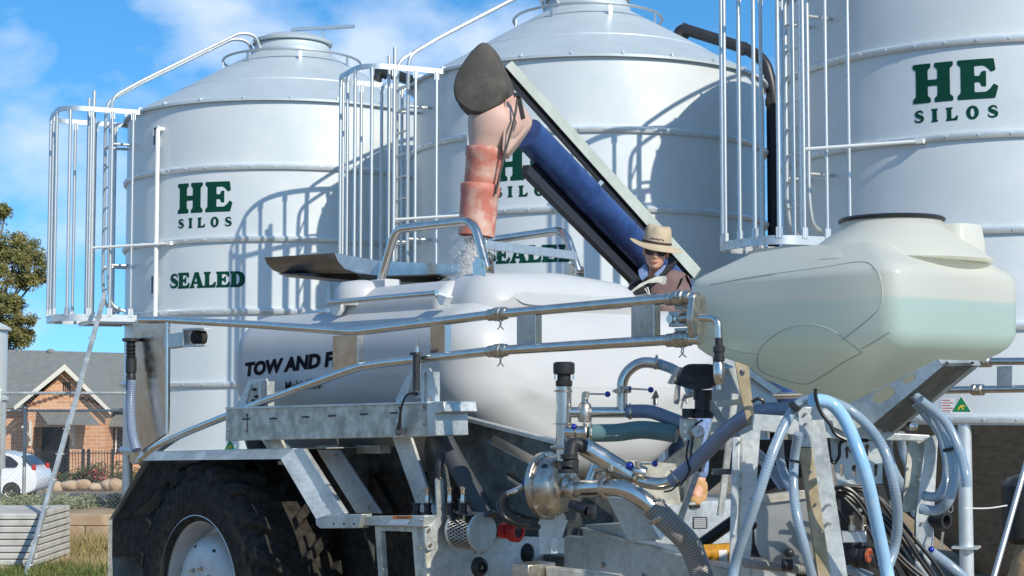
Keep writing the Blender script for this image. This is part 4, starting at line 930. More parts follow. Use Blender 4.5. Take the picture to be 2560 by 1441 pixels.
b = MB(); A2 = A1-.04; b.plate([[PA(1270,1340,A2),PA(1420,1346,A2),PA(1422,1540,A2),PA(1270,1540,A2)], [PA(1319+18*math.cos(t),1385+27*math.sin(t),A2) for t in [i*math.pi/10 for i in range(20)]]], -U*.012); print('B at 1255', (PA(1255,1326,A1)-ORG).dot(N), 'A1', A1); pt('side_plate', b, 'galv')
c = PA(1197,1418,A1-.02); b = MB(); b.lathe([(.05,0),(.05,.02),(.03,.03),(.03,.015),(0,.015)], c, U, 20); pt('black_port', b, 'black', bar)
b = MB(); b.rod(c+U*.016, c+U*.03, .012, 10); pt('port_pin', b, 'inox', bar)
for px,py in ((1072,1297),(1052,1300),(1050,1372),(1188,1382),(1207,1382)):
    b = MB(); p0 = PA(px,py,A1) if px > 1060 else PB(px,py,.331); d_ = U if px > 1060 else N; b.rod(p0-d_*.005, p0+d_*.008, .008, 8); pt('bolt', b, 'inox_cast', bar)
# lever
b = MB(); L0 = [(1062,1322),(1078,1318),(1094,1296),(1090,1196),(1108,1193),(1114,1290),(1108,1306),(1094,1325),(1088,1370),(1070,1378),(1062,1360)]
b.plate([fillet([PA(x,y,A1+.03) for x,y in L0], .015, 3, True)], -U*.012); lv = pt('lever', b, 'galv')
b = MB(); b.tube(cr_path([PA(1099,1196,A1+.024), PA(1097,1170,A1+.024), PA(1103,1145,A1+.024), PA(1107,1134,A1+.024)], 4), [.022,.018,.021,.018,.022,.018,.022,.018,.022,.018,.02,.016,.01], 10); pt('lever_grip', b, 'black', lv)
for px,py in ((1070,1326),(1074,1363)):
    b = MB(); p0 = PA(px,py,A1+.03); b.rod(p0, p0+U*.01, .011, 8); pt('bolt', b, 'inox_cast', lv)
for px in (1041,1069,1125,1158):
    b = MB(); b.lathe([(.026,0),(.026,.012),(.02,.015),(.02,.05),(.026,.055),(.026,.062),(0,.063)], PB(px,1287,.2), n=16); sp_o = pt('spigot', b, 'black')
    if px > 1050:
        b = MB(); b.lathe([(.013,.0),(.016,.03),(.013,.04),(.013,.075),(.016,.08),(.016,.095),(0,.096)], PB(px,1262,.2), n=14); pt('spigot_cap', b, 'inox', sp_o)
# perforated strainer can
A1 = (PB(1065,1300,.30)-ORG).dot(U); ca = PA(1150,1325,A1+.07); ax_ = (U+N*-.06).normalized(); Lc = .17; Rc = .100
b = MB(); b.lathe([(Rc,-.002),(Rc+.002,.0),(Rc+.002,.008),(Rc-.003,.012),(0,.014)], ca+ax_*Lc, ax_, 40, x0=tuple(Z)); b.lathe([(Rc,0),(Rc,.02),(0,.021)], ca-ax_*.01, ax_, 40, x0=tuple(Z)); can = pt('strainer', b, 'galv', smooth=25)
b = MB(); y2 = ax_.cross(Z).normalized()
nr = 34; nh = 7
for j in range(nh):
    for i in range(nr):
        # diamond lattice strips
        for sg in (1,-1):
            a0 = 2*math.pi*(i+.5*(j%2))/nr; a1 = a0+sg*math.pi/nr; h0 = .012+j*(Lc-.012)/nh; h1 = h0+(Lc-.012)/nh
            pA = ca+(Z*math.cos(a0)+y2*math.sin(a0))*Rc*.99+ax_*h0; pB = ca+(Z*math.cos(a1)+y2*math.sin(a1))*Rc*.99+ax_*h1
            b.rod(pA, pB, .0034, 4)
pt('perforated_wall', b, 'inox', can)
b = MB(); b.lathe([(Rc*.86,0),(Rc*.86,Lc)], ca, ax_, 24); pt('strainer_core', b, 'black', can)
b = MB(); b.rod(ca-ax_*.12, ca, .03, 14); b2 = pt('strainer_neck', b, 'black', can)
# red coupler
c = PA(1255,1326,A1+.02); b = MB(); ax2 = (U*.98-N*.15).normalized(); b.lathe([(.03,0),(.045,.005),(.045,.05),(.034,.055),(.034,.075)], c, ax2, 24); rc = pt('red_coupler', b, 'red')
b = MB(); b.lathe([(.03,0),(.058,.0),(.060,.01),(.060,.04),(.05,.05),(.035,.05),(.03,.03),(.012,.03),(.01,.045),(0,.045)], c+ax2*.075, ax2, 28); pt('coupler_ring', b, 'red', rc)
b = MB(); b.lathe([(.034,0),(.034,.004),(.014,.005),(.0,.02)], c+ax2*.112, ax2, 18); pt('coupler_seal', b, 'black', rc)
b = MB(); b.rod(c-ax2*.15, c, .03, 14); pt('coupler_pipe', b, 'black', rc)
# cradle plates below the tank
def Yp(pts, Y, vec, name, m='galv', holes=(), parent=cart, bevel=0, label=None):
    b = MB(); b.plate([[P(x,y,Y) if not hasattr(Y,'__call__') else P(x,y,Y(x)) for x,y in pts]]+[[P(x,y,Y) if not hasattr(Y,'__call__') else P(x,y,Y(x)) for x,y in h_] for h_ in holes], V(vec)); return pt(name, b, m, parent, bevel=bevel, label=label)
def slot(x0,y0,x1,y1,r,n=8):
    d = V((x1-x0,y1-y0)).normalized(); a = math.atan2(d.y,d.x); out = []
    for i in range(n+1): t = a-math.pi/2+math.pi*i/n; out.append((x1+r*math.cos(t), y1+r*math.sin(t)))
    for i in range(n+1): t = a+math.pi/2+math.pi*i/n; out.append((x0+r*math.cos(t), y0+r*math.sin(t)))
    return out
def PBp(pts, bb, vec, name, m, holes=(), parent=cart, bevel=0):
    b = MB(); b.plate([[PB(x,y,bb) for x,y in pts]]+[[PB(x,y,bb) for x,y in h_] for h_ in holes], vec); return pt(name, b, m, parent, bevel=bevel)
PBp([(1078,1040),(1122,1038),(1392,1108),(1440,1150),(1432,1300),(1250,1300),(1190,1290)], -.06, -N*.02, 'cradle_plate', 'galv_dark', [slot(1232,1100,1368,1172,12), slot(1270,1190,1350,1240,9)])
PBp([(1078,1034),(1112,1031),(1395,1104),(1390,1112),(1118,1042),(1078,1042)], -.03, -N*.06, 'cradle_top', 'galv')
b = MB(); b.tube([PB(1105,1092,.06), PB(1135,1150,.06), PB(1222,1300,.06)], .055, 16); pt('slanting_pipe', b, 'grey_rubber')
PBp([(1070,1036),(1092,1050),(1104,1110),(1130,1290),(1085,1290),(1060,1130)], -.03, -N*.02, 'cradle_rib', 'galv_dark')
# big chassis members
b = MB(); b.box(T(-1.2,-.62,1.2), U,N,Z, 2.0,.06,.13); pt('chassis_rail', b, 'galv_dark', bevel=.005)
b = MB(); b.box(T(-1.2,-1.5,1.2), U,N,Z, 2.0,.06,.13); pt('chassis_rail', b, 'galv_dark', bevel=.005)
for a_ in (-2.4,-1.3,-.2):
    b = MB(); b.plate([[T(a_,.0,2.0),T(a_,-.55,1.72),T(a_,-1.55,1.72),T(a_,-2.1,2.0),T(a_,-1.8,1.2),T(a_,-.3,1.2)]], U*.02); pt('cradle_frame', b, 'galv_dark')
b = MB(); b.rod(T((WC-ORG).dot(U),-.2,WC.z), T((WC-ORG).dot(U),-2.1,WC.z), .07, 14); pt('axle', b, 'galv_old')
b = MB(); b.lathe([(.47,.0),(.56,.045),(.68,.05),(.78,.035),(.86,-.0),(.86,-.5),(.78,-.535),(.56,-.545),(.47,-.5)], WC-N*1.9, N, 48); pt('far_tyre', b, 'rubber')
b = MB(); b.prism([T(-1.9,-.3,.95), T(-.4,-.3,.95), T(-.2,-.3,1.75), T(-1.5,-.3,1.75)], -N*.02); pt('mud_flap', b, 'rubber')
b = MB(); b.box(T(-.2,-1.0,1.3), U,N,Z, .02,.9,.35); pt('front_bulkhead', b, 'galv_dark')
# drawbar beam (near)
b = MB(); b.prism([PB(1455,1325,-.3),PB(1462,1317,-.3),PB(1840,1422,-.3),PB(2200,1520,-.3),PB(2200,1600,-.3),PB(1455,1600,-.3)], -N*.10); db = pt('drawbar', b, 'galv', bevel=.008)
b = MB(); b.prism([PB(1410,1340,-.32),PB(1462,1345,-.32),PB(1462,1600,-.32),PB(1410,1600,-.32)], -N*.06); pt('drawbar_root', b, 'galv', bevel=.004)
b = MB(); b.prism([PB(1462,1312,-.30),PB(1556,1310,-.30),PB(1566,1350,-.30),PB(1462,1320,-.30)], -N*.3); pt('drawbar_step', b, 'galv', bevel=.004)
b = MB(); b.prism([PB(1838,1423,-.29),PB(1462,1318,-.29),PB(1462,1322,-.29),PB(1838,1428,-.29)], N*.03); pt('drawbar_lip', b, 'galv_old')
b = MB(); b.box(P(1335,1425,7.9), U,N,Z, .06,.09,.035); pt('tow_clevis', b, 'inox_cast', bevel=.006)
b = MB(); b.prism([P(1365,1418,7.85),P(1560,1441,7.6),P(1560,1470,7.6),P(1365,1450,7.85)], V((.0,.1,0))); pt('lower_arm', b, 'galv_old', bevel=.006)
for px,py in ((1387,1358),(1387,1376),(1505,1412),(1605,1440)):
    b = MB(); p0 = P(px,py,8.2); p0 = PB(px,py,-.235 if px < 1460 else -.295); b.rod(p0, p0+N*.012, .013, 8); pt('bolt', b, 'inox_cast')
Yp([(1342,1238),(1375,1225),(1420,1300),(1392,1385),(1350,1385)], 8.25, (0,.02,0), 'pump_bracket', 'galv')
Yp([(1378,1345),(1394,1345),(1394,1384),(1378,1384)], 8.15, (0,.01,0), 'clamp_plate', 'galv')
Yp([(1515,1243),(1590,1250),(1640,1330),(1652,1350),(1568,1352),(1545,1300)], 8.1, (.02,.06,0), 'pump_stand', 'galv', bevel=.004)
for px in (1588,1620):
    b = MB(); p0 = P(px,1342,8.08); b.rod(p0, p0-V((0,.012,0)), .009, 8); pt('bolt', b, 'inox_cast')
# toolbox where the person stands
b = MB(); q0 = PA(1640,1262,-.1); q1 = PA(1850,1262,-.1); q1.z = q0.z
b.prism([q0, q1, q1+Z*-.42, q0+Z*-.42], -U*.75); tbx = pt('deck_box', b, 'galv', bevel=.008, label='pale galvanised box the person stands on')
b = MB(); b.prism([PA(1732,1293,-.098),PA(1768,1293,-.098),PA(1768,1322,-.098),PA(1732,1322,-.098)], U*.002); pl_ = pt('data_plate', b, 'black', tbx)
for r_ in range(5):
    b = MB(); y0 = 1297+r_*5; b.prism([PA(1735,y0,-.095),PA(1765,y0,-.095),PA(1765,y0+1.6,-.095),PA(1735,y0+1.6,-.095)], U*.001); pt('plate_print', b, 'paper', pl_)
Yp([(1560,1150),(1690,1160),(1702,1262),(1600,1262)], 9.3, (0,.03,0), 'deck_end_plate', 'galv_old')
M['guard'] = mat('brushed_steel_sheet', (.36,.37,.36), .36, .8, (.44,.45,.44), 3, 4, r2=.45)
# pump -------------------------------------------------------------
pa = V((.80,-.58,.06)).normalized(); pc = P(1368,1215,8.05)
b = MB(); b.lathe([(.05,-.03),(.14,-.03),(.168,-.02),(.170,.01),(.165,.014),(.150,.015),(.148,.05),(.135,.09),(.10,.12),(.06,.13),(.05,.16)], pc, pa, 56); pump = pt('pump', b, 'inox_cast', smooth=40)
for k in range(12):
    a = 2*math.pi*k/12; x_ = pa.orthogonal().normalized(); y_ = pa.cross(x_); b = MB(); p0 = pc+(x_*math.cos(a)+y_*math.sin(a))*.158; b.rod(p0+pa*.012, p0+pa*.022, .007, 6); pt('flange_bolt', b, 'inox', pump)
b = MB(); b.lathe([(.04,0),(.045,.01),(.045,.06),(.035,.07)], pc-pa*.10, pa, 18); pt('motor', b, 'lime', pump)
b = MB(); b.lathe([(.035,0),(.05,.005),(.05,.02),(.035,.025)], pc-pa*.125, pa, 18); pt('motor_flange', b, 'blue', pump)
b = MB(); b.tube(fillet([pc-pa*.12, P(1300,1222,8.0), P(1262,1238,8.0)], .03, 4), .014, 10); pt('motor_fitting', b, 'inox', pump)
b = MB(); b.tube(cr_path([P(1262,1235,8.0),P(1248,1260,7.95),P(1262,1295,7.9),P(1300,1312,7.95),P(1345,1318,8.1)], 6), .016, 12); pt('hydraulic_hose', b, 'hose_bk', pump)
b = MB(); b.tube(cr_path([P(1265,1245,8.1),P(1268,1270,8.1),P(1300,1290,8.1),P(1345,1300,8.2)], 6), .011, 10); pt('hydraulic_hose', b, 'hose_bk', pump)
b = MB(); c = P(1362,1168,7.93); b.lathe([(.016,0),(.016,.004),(0,.004)], c, -P(0,0,1)+V((0,0,2.25)) if False else V((-.2,-1,.25)), 20); pt('round_badge', b, 'black', pump)
# axial outlet
def tb_(name, pts, r, m='inox', parent=pump, Y=7.8, fr=.0, n=16, hose=None, caps=True, lab=None):
    pp = [P(x[0],x[1],x[2] if len(x) > 2 else Y) for x in pts]
    if hose: pp = cr_path(pp, 8)
    elif fr: pp = fillet(pp, fr, 7)
    b = MB()
    if hose: b.hose(pp, r, hose, .02, n)
    else: b.tube(pp, r, n, caps=caps)
    return pt(name, b, m, parent, label=lab)
def ring_(px, py, Y, d, r, w_, name='clamp_ring', m='inox_cast', parent=pump):
    c = P(px,py,Y); d = V(d).normalized(); b = MB(); b.lathe([(r*.8,-w_/2),(r,-w_/2),(r*1.06,-w_/4),(r*1.06,w_/4),(r,w_/2),(r*.8,w_/2)], c, d, 24); o = pt(name, b, m, parent); 
    side = d.cross(V((0,1,0)));
    if side.length < .1: side = d.cross(Z)
    side.normalize(); b = MB(); b.box(c+side*r*1.15, d, side, d.cross(side), w_*.3, r*.16, r*.22); pt('clamp_lug', b, m, o); return o
tb_('outlet_pipe', [(1425,1225,7.95),(1520,1218,7.7)], .042)
ring_(1437,1224,7.92,(.9,-.4,0),.058,.03,'flange'); ring_(1512,1218,7.72,(.9,-.4,0),.056,.035,'flange')
tb_('discharge_elbow', [(1515,1218,7.7),(1570,1222,7.62),(1625,1262,7.6),(1640,1280,7.6)], .043, fr=.14)
ring_(1634,1272,7.6,(.6,0,-.8),.05,.03,'flange'); ring_(1648,1292,7.6,(.6,0,-.8),.052,.02)
tb_('discharge_hose', [(1628,1265,7.6),(1680,1315,7.6),(1722,1360,7.62),(1748,1420,7.65),(1760,1470,7.65)], .055, 'hose_gr', hose=.014)
# T on top of the outlet
tb_('outlet_branch', [(1472,1218,7.85),(1490,1165,7.85)], .03); tb_('outlet_branch', [(1490,1172,7.84),(1530,1168,7.8)], .03)
# vertical manifold
tb_('manifold_pipe', [(1409,1152,7.95),(1410,965,7.95)], .0385, parent=cart); man = bpy.context.scene.objects[-1] if False else [o for o in bpy.data.objects if o.name == 'manifold_pipe'][0]
ring_(1409,1118,7.95,(0,0,1),.05,.02,parent=man); ring_(1410,978,7.95,(0,0,1),.0395,.012,parent=man); ring_(1410,1060,7.95,(0,0,1),.0395,.006,parent=man)
b = MB(); b.lathe([(.037,0),(.042,.01),(.042,.03),(.034,.035),(.034,.06),(.052,.065),(.054,.075),(.054,.115),(.05,.12),(.04,.125),(.034,.12),(.03,.1)], P(1410,968,7.95), n=28); cm = pt('camlock_cap', b, 'black', man)
for s_ in (-1,1):
    b = MB(); c = P(1410+s_*23,930,7.95); b.box(c, (1,0,0),(0,1,0),Z,.004,.014,.04); pt('cam_arm', b, 'inox', cm)
    b = MB(); c = P(1410+s_*10,917,7.95); b.tube([c+V((math.cos(t)*.014,0,math.sin(t)*.014)) for t in [i*math.pi/6 for i in range(12)]], .0022, 5, closed=True); pt('pull_ring', b, 'inox', cm)
tb_('upper_branch', [(1420,1031,7.95),(1582,1031,7.95)], .0265, parent=man); tb_('riser_pipe', [(1555,1028,7.95),(1555,940,7.95),(1600,903,7.95),(1655,912,7.95)], .027, parent=man, fr=.11)
tb_('branch_collar', [(1462,1031,7.95),(1478,1031,7.95)], .034, 'inox_cast', parent=man)
b = MB(); b.lathe([(.02,-.05),(.034,-.045),(.036,-.02),(.036,.02),(.030,.04),(.018,.05),(.016,.09),(.012,.1)], P(1462,1031,7.95), n=20); vb = pt('valve_body', b, 'inox_cast', man)
ring_(1555,978,7.95,(0,0,1),.036,.022,parent=man); ring_(1575,1031,7.94,(1,0,0),.034,.016,parent=man); ring_(1640,908,7.95,(1,0,-.1),.031,.016,parent=man)
tb_('return_hose', [(1645,910,7.95),(1685,925,7.9),(1715,952,7.8),(1730,990,7.75)], .026, 'hose', man, hose=.012)
tb_('blue_hose', [(1568,1029,7.95),(1625,1030,7.9),(1670,1045,7.85),(1715,1062,7.8)], .034, 'hose_gb', man, hose=.014)
tb_('lower_branch', [(1415,1080,7.93),(1470,1082,7.9)], .032, parent=man); ring_(1462,1082,7.9,(1,0,0),.046,.018,parent=man); ring_(1477,1083,7.9,(1,0,0),.044,.014,parent=man)
tb_('teal_hose', [(1474,1083,7.9),(1540,1082,7.88),(1610,1075,7.85),(1695,1086,7.8)], .044, 'hose_teal', man, hose=.015)
# diagonal line
tb_('diagonal_pipe', [(1458,1116,7.76),(1580,1190,7.72)], .046, parent=man)
tb_('diagonal_pipe', [(1540,1168,7.75),(1600,1205,7.7),(1660,1212,7.65),(1700,1192,7.6)], .030, parent=man, fr=.08)
ring_(1588,1190,7.7,(.85,0,-.5),.04,.018,parent=man)
b = MB(); b.tube(fillet([P(1462,1118,7.72),P(1430,1106,7.7),P(1425,1150,7.65),P(1420,1175,7.62)], .05, 6), [.034]*14, 18); bo_ = pt('black_elbow', b, 'black', man)
for q in ((1423,1142,.042),(1421,1160,.044),(1418,1178,.047)):
    b = MB(); b.rod(P(q[0],q[1]-6,7.64), P(q[0],q[1]+5,7.64), q[2], 20); pt('elbow_nut', b, 'black', bo_)
ring_(1690,1198,7.6,(.8,0,.5),.038,.016,parent=man); ring_(1708,1186,7.6,(.8,0,.5),.038,.010,parent=man)
tb_('suction_hose', [(1682,1203,7.62),(1745,1150,7.5),(1815,1080,7.3),(1880,1036,7.15),(1950,1026,7.1),(2040,1028,7.1)], .036, 'hose_gb', man, hose=.014)
tb_('drain_port', [(1430,1262,7.85),(1470,1278,7.75)], .025, 'black')
b = MB(); c = P(1472,1279,7.74); b.lathe([(.02,0),(.035,.005),(.035,.03),(.018,.035)], c, (.9,-.4,-.1), 14); pt('drain_cap', b, 'black', pump)
# valve handles
def valve(p0, p1, Y, r=.015, par=None, ballonly=False):
    a = P(*p0, Y); e = P(*p1, Y-.02); b = MB(); b.rod(a, e, .0045, 8); o = pt('valve_handle', b, 'inox', par or man)
    b = MB(); b.ball(e, r, n=16); pt('knob', b, 'blue', o); b = MB(); b.rod(a-Z*.02, a+Z*.012, .013, 10); pt('spindle', b, 'inox_cast', o)
valve((1466,985),(1519,986),7.9); valve((1572,972),(1627,975),7.9); valve((1441,1100),(1435,1067),7.75); valve((1528,1168),(1575,1164),7.7,.019); valve((1594,1160),(1637,1160),7.65); valve((1551,972),(1575,972),7.85,.008)
for px,py,Y in ((1535,1165,7.75),(1600,1180,7.68)):
    b = MB(); b.lathe([(.03,-.03),(.034,-.02),(.034,.02),(.03,.03)], P(px,py,Y), (.9,-.1,-.35), 18); pt('valve_body', b, 'inox', man)
# flow meter / junction box
fm = lambda x,y: P(x,y,7.45)
b = MB(); b.plate([fillet([fm(1706,918), fm(1722,910), fm(1778,910), fm(1800,930), fm(1798,955), fm(1772,972), fm(1735,976), fm(1688,962), fm(1682,956)], .015, 3, True)], V((.03,.14,0))); fmo = pt('control_box', b, 'black', bevel=.008)
b = MB(); b.plate([[fm(1680,958), fm(1702,918), fm(1708,920), fm(1690,961)]], V((-.01,.13,0))); pt('box_face', b, 'hose_gr', fmo)
for i in range(7):
    b = MB(); q = fm(1722+i*9,918); b.box(q+V((0,-.006,-.02)), (1,0,0),(0,1,0),(-.25,0,1),.003,.005,.02); pt('cooling_fin', b, 'black', fmo)
b = MB(); b.plate([fillet([fm(1690,962),fm(1702,962),fm(1700,1000),fm(1696,1013),(fm(1685,1010))], .01, 3, True)], V((0,.03,0))); pt('box_lever', b, 'hose_gr', fmo)
b = MB(); b.rod(P(1757,975,7.5), P(1757,1000,7.5), .045, 16); b2 = pt('meter_neck', b, 'black', fmo)
b = MB(); b.lathe([(.05,0),(.05,.012),(.06,.014),(.06,.02),(.05,.022),(.05,.03),(.038,.035),(.038,.09)], P(1757,1046,7.5), n=20); pt('meter_body', b, 'black', fmo)
b = MB(); b.rod(P(1722,1022,7.5), P(1722,1045,7.5), .032, 16); pt('meter_body', b, 'black', fmo)
Yp([(1700,1045),(1745,1050),(1742,1100),(1725,1140),(1712,1110),(1698,1085)], 7.55, (0,.03,0), 'manifold_block', 'inox_cast', bevel=.004)
for i in range(6):
    b = MB(); p0 = P(1712+(i%2)*22,1062+(i//2)*18,7.54); b.rod(p0, p0-V((0,.01,0)), .008, 8); pt('bolt', b, 'inox')
b = MB(); b.lathe([(.027,-.02),(.030,-.01),(.030,.005),(.026,.008),(.024,.004)], P(1745,1080,7.45), (-.05,-1,0), 28); gg = pt('pressure_gauge', b, 'inox')
b = MB(); b.lathe([(.0245,.005),(0,.0051)], P(1745,1080,7.45), (-.05,-1,0), 24); pt('gauge_face', b, 'paper', gg)
b = MB(); c = P(1745,1080,7.443); b.beam(c+V((-.004,0,-.006)), c+V((.01,0,.014)), .002,.003,up=(0,1,0)); pt('needle', b, 'black', gg)
for pts_ in ([(1722,1100),(1716,1140),(1722,1180),(1700,1215)], [(1757,1050),(1740,1062),(1735,1080),(1728,1130),(1724,1180)], [(1700,1205),(1680,1225),(1660,1230)]):
    b = MB(); b.tube(cr_path([P(x,y,7.5) for x,y in pts_], 6), .005, 6); pt('cable', b, 'hose_bk')
# arrows painted on the tank (flow arrows)
for px,py,s_ in ((1640,988,1.0),(1717,990,.8)):
    f_ = lambda x,y: PA(px+x*s_, py+y*s_, .108)
    b = MB(); b.prism([f_(-3,24),f_(4,24),f_(3,6),f_(8,7),f_(0,-13),f_(-9,6),f_(-4,6)], U*.002); pt('flow_arrow', b, 'black', tank)
    b = MB(); b.prism([f_(-1.2,22),f_(2.2,22),f_(1.4,9),f_(-1.8,9)], U*.004); pt('flow_arrow', b, 'paper', tank)
# manhole-style bulge ring on the front of the tank
# curved sickle clamp on top of the tank near the person
b = MB(); sk = [(1562,740),(1600,710),(1640,692),(1664,690),(1667,696),(1664,712),(1656,712),(1648,706),(1620,708),(1590,725),(1572,740)]
b.plate([[P(x,y,9.95) for x,y in fillet([V((x,y,0)) for x,y in sk], 4, 2, True) for x,y in [(x,y)]] if False else [P(q.x,q.y,9.95) for q in fillet([V((x,y,0)) for x,y in sk], 4, 3, True)]], V((0,.02,0))); pt('curved_latch', b, 'galv_old')
b = MB(); b.tube([P(x,y,9.93) for x,y in ((1562,742),(1598,740),(1620,735),(1612,722))], .006, 8); pt('wing_nut', b, 'inox_cast')
b = MB(); b.tube([P(x,y,9.93) for x,y in ((1618,718),(1624,738),(1636,728))], .007, 8); pt('wing_nut', b, 'inox_cast')
# front milky tank ---------------------------------------------------
C2 = V((1.56,6.5,0))
def T2(a,b_,z): return C2+U*a+N*b_+Z*z
def milky():
    m = bpy.data.materials.new('milky_poly'); m.use_nodes = True; nt = m.node_tree; bs = nt.nodes['Principled BSDF']
    g_ = nt.nodes.new('ShaderNodeNewGeometry'); sx = nt.nodes.new('ShaderNodeSeparateXYZ'); nt.links.new(g_.outputs['Position'], sx.inputs[0])
    r_ = nt.nodes.new('ShaderNodeMapRange'); r_.inputs['From Min'].default_value = 2.0; r_.inputs['From Max'].default_value = 3.0; nt.links.new(sx.outputs['Z'], r_.inputs[0])
    c_ = nt.nodes.new('ShaderNodeValToRGB'); e = c_.color_ramp.elements; e[0].position = 0; e[0].color = (.64,.66,.50,1); e[1].position = 1; e[1].color = (.80,.80,.75,1)  # yellowish low stops paint in ground bounce and light through the underside
    for p_, q in ((.22,(.65,.67,.52,1)),(.44,(.50,.66,.60,1)),(.63,(.50,.69,.66,1)),(.645,(.76,.76,.71,1))):
        x = e.new(p_); x.color = q
    nt.links.new(r_.outputs[0], c_.inputs[0]); nt.links.new(c_.outputs[0], bs.inputs['Base Color']); bs.inputs['Roughness'].default_value = .33
    tl = nt.nodes.new('ShaderNodeBsdfTranslucent'); tl.inputs['Color'].default_value = (.96,.95,.84,1)
    mx_ = nt.nodes.new('ShaderNodeMixShader'); mx_.inputs[0].default_value = .5; nt.links.new(bs.outputs[0], mx_.inputs[1]); nt.links.new(tl.outputs[0], mx_.inputs[2])
    nt.links.new(mx_.outputs[0], nt.nodes['Material Output'].inputs['Surface'])
    return m
M['ribline'] = mat('rib_poly', (.46,.50,.42), .5)
M['milky'] = milky()
def hsec(z, a0, a1, b0, b1, r, n=5):
    pp = fillet([V((a0,b0,0)),V((a1,b0,0)),V((a1,b1,0)),V((a0,b1,0))], r, n, True); return [T2(p.x,p.y,z) for p in pp]
def hcirc(z, ac, bc, r, n=24):
    # match vertex order of hsec (starts near a0,b0 corner)
    return [T2(ac+r*math.cos(t), bc+r*math.sin(t), z) for t in [math.pi+.13+2*math.pi*i/n+.0 for i in range(n)]]
b = MB()
KEY = [(2.185,-.64,-.54,-.50,-.42,.03),(2.205,-.72,-.46,-.57,-.36,.06),(2.42,-1.12,-.05,-.86,-.04,.08),(2.45,-1.15,-.01,-.88,-.005,.09),(2.50,-1.165,.01,-.90,.015,.09),(2.73,-1.165,.015,-.90,.02,.09),(2.765,-1.155,.0,-.885,.008,.09),(2.79,-1.12,-.03,-.855,-.025,.09),(2.88,-.92,-.16,-.76,-.12,.09),(2.90,-.8,-.25,-.72,-.2,.10)]
lv_ = []
for k0, k1 in zip(KEY, KEY[1:]):
    lv_.append(k0)
lv_.append(KEY[-1])
rings = [hsec(*l) for l in lv_]
b.loft(rings); ft = pt('front_tank', b, 'milky', smooth=40, wn=True)
from mathutils.bvhtree import BVHTree
bvh = BVHTree.FromPolygons([tuple(v) for v in b.v], b.f)
def on_tank(px, py):
    d = ray(px, py).normalized(); h_ = bvh.ray_cast(V((0,0,CAMZ)), d); return (h_[0]+h_[1]*(.001 if h_[1].dot(d) < 0 else -.001)) if h_[0] is not None else P(px,py,6.8)
for ribp in ([(1775,712),(1900,690),(2050,670),(2150,655),(2185,668),(2202,700),(2204,760),(2170,800),(2105,850)], [(1893,905),(1898,880),(1920,852),(1960,825),(2015,812),(2070,822),(2115,850),(2155,882)], [(1893,905),(1905,930),(1960,950),(2015,960),(2060,938),(2110,905),(2155,882)], [(1800,868),(1850,880),(1893,886)], [(2155,872),(2190,852),(2225,830)]):
    c = cr_path([V((x,y,0)) for x,y in ribp], 5); b = MB(); b.tube([on_tank(p.x,p.y) for p in c], .0025, 6); pt('moulded_rib', b, 'ribline', ft)
NC = (-.38,-.49)
b = MB(); b.lathe([(.44,-.05),(.38,-.0),(.30,.055),(.24,.10),(.222,.135)], T2(*NC,2.87), n=40); pt('tank_neck', b, 'milky', ft, smooth=80)
b = MB(); b.lathe([(.225,0),(.232,.002),(.235,.012),(.225,.02),(.15,.028),(0,.030)], T2(*NC,3.003), n=48); pt('tank_lid', b, 'black', ft)
b = MB(); rr_ = [fillet([V((0,-.16,0)),V((.20,-.13,0)),V((.20,.13,0)),V((0,.16,0))], .05, 4, True)]
def boss(z, k, o): return [T2(NC[0]+.06+p.x*k+o, NC[1]-.17+p.y*k*.8, z) for p in rr_[0]]
b.loft([boss(2.70,1.0,.06), boss(2.80,1.0,.06), boss(2.90,.98,.06), boss(2.975,.92,.06), boss(2.985,.8,.08)]); pt('tank_boss', b, 'milky', ft, smooth=60)
# steel frame that carries it (all plates placed at their own depth)
Yp([(1803,893),(1857,911),(1952,978),(1936,986),(1853,926),(1804,904)], 7.1, (.05,.25,0), 'cradle_wing', 'galv')
Yp([(1855,915),(1925,975),(1948,1010),(1890,1036),(1868,1010)], 7.15, (0,.02,0), 'cradle_web', 'galv')
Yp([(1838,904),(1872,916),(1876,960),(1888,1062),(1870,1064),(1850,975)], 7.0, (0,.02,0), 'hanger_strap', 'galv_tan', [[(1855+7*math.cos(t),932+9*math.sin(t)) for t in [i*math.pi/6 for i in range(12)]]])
yn = lambda x: 6.75-(x-2120)*.0012
cr1 = Yp([(2121,1009),(2343,900),(2358,915),(2176,1066),(2152,1044)], yn, (.0,.012,0), 'cradle_arm', 'galv', [slot(2196,996,2222,980,15), slot(2265,953,2282,944,8)])
Yp([(2205,1062),(2358,935),(2448,915),(2238,1084)], lambda x: yn(x)+.28, (.0,.012,0), 'cradle_arm', 'galv', [slot(2294,1012,2318,996,13), slot(2364,958,2380,950,8)])
Yp([(2345,899),(2446,902),(2452,914),(2358,916)], lambda x: 6.48+(x-2345)*.002, (.0,.02,0), 'arm_end_plate', 'galv')
b = MB(); b.prism([P(2176,1066,6.69),P(2358,916,6.47),P(2450,914,6.7),P(2238,1084,6.93)], V((0,0,.012))); pt('arm_floor', b, 'galv_dark')  # dark colour stands for the shade inside the arm channel
for px in (2366,2430):
    b = MB(); c = P(px,908,6.5); b.rod(c, c-V((0,.012,0)), .006, 8); pt('bolt_hole', b, 'dark')
Yp([(2100,1000),(2180,1066),(2210,1070),(2200,1085),(2110,1080),(2050,1050),(1990,1010)], 6.9, (0,.03,0), 'cradle_web', 'galv')
Yp([(1885,1035),(1995,1042),(2140,1060),(2215,1082),(2325,1088),(2325,1104),(2055,1098),(1880,1075)], 6.95, (.0,.06,0), 'top_cross_beam', 'galv', bevel=.004)
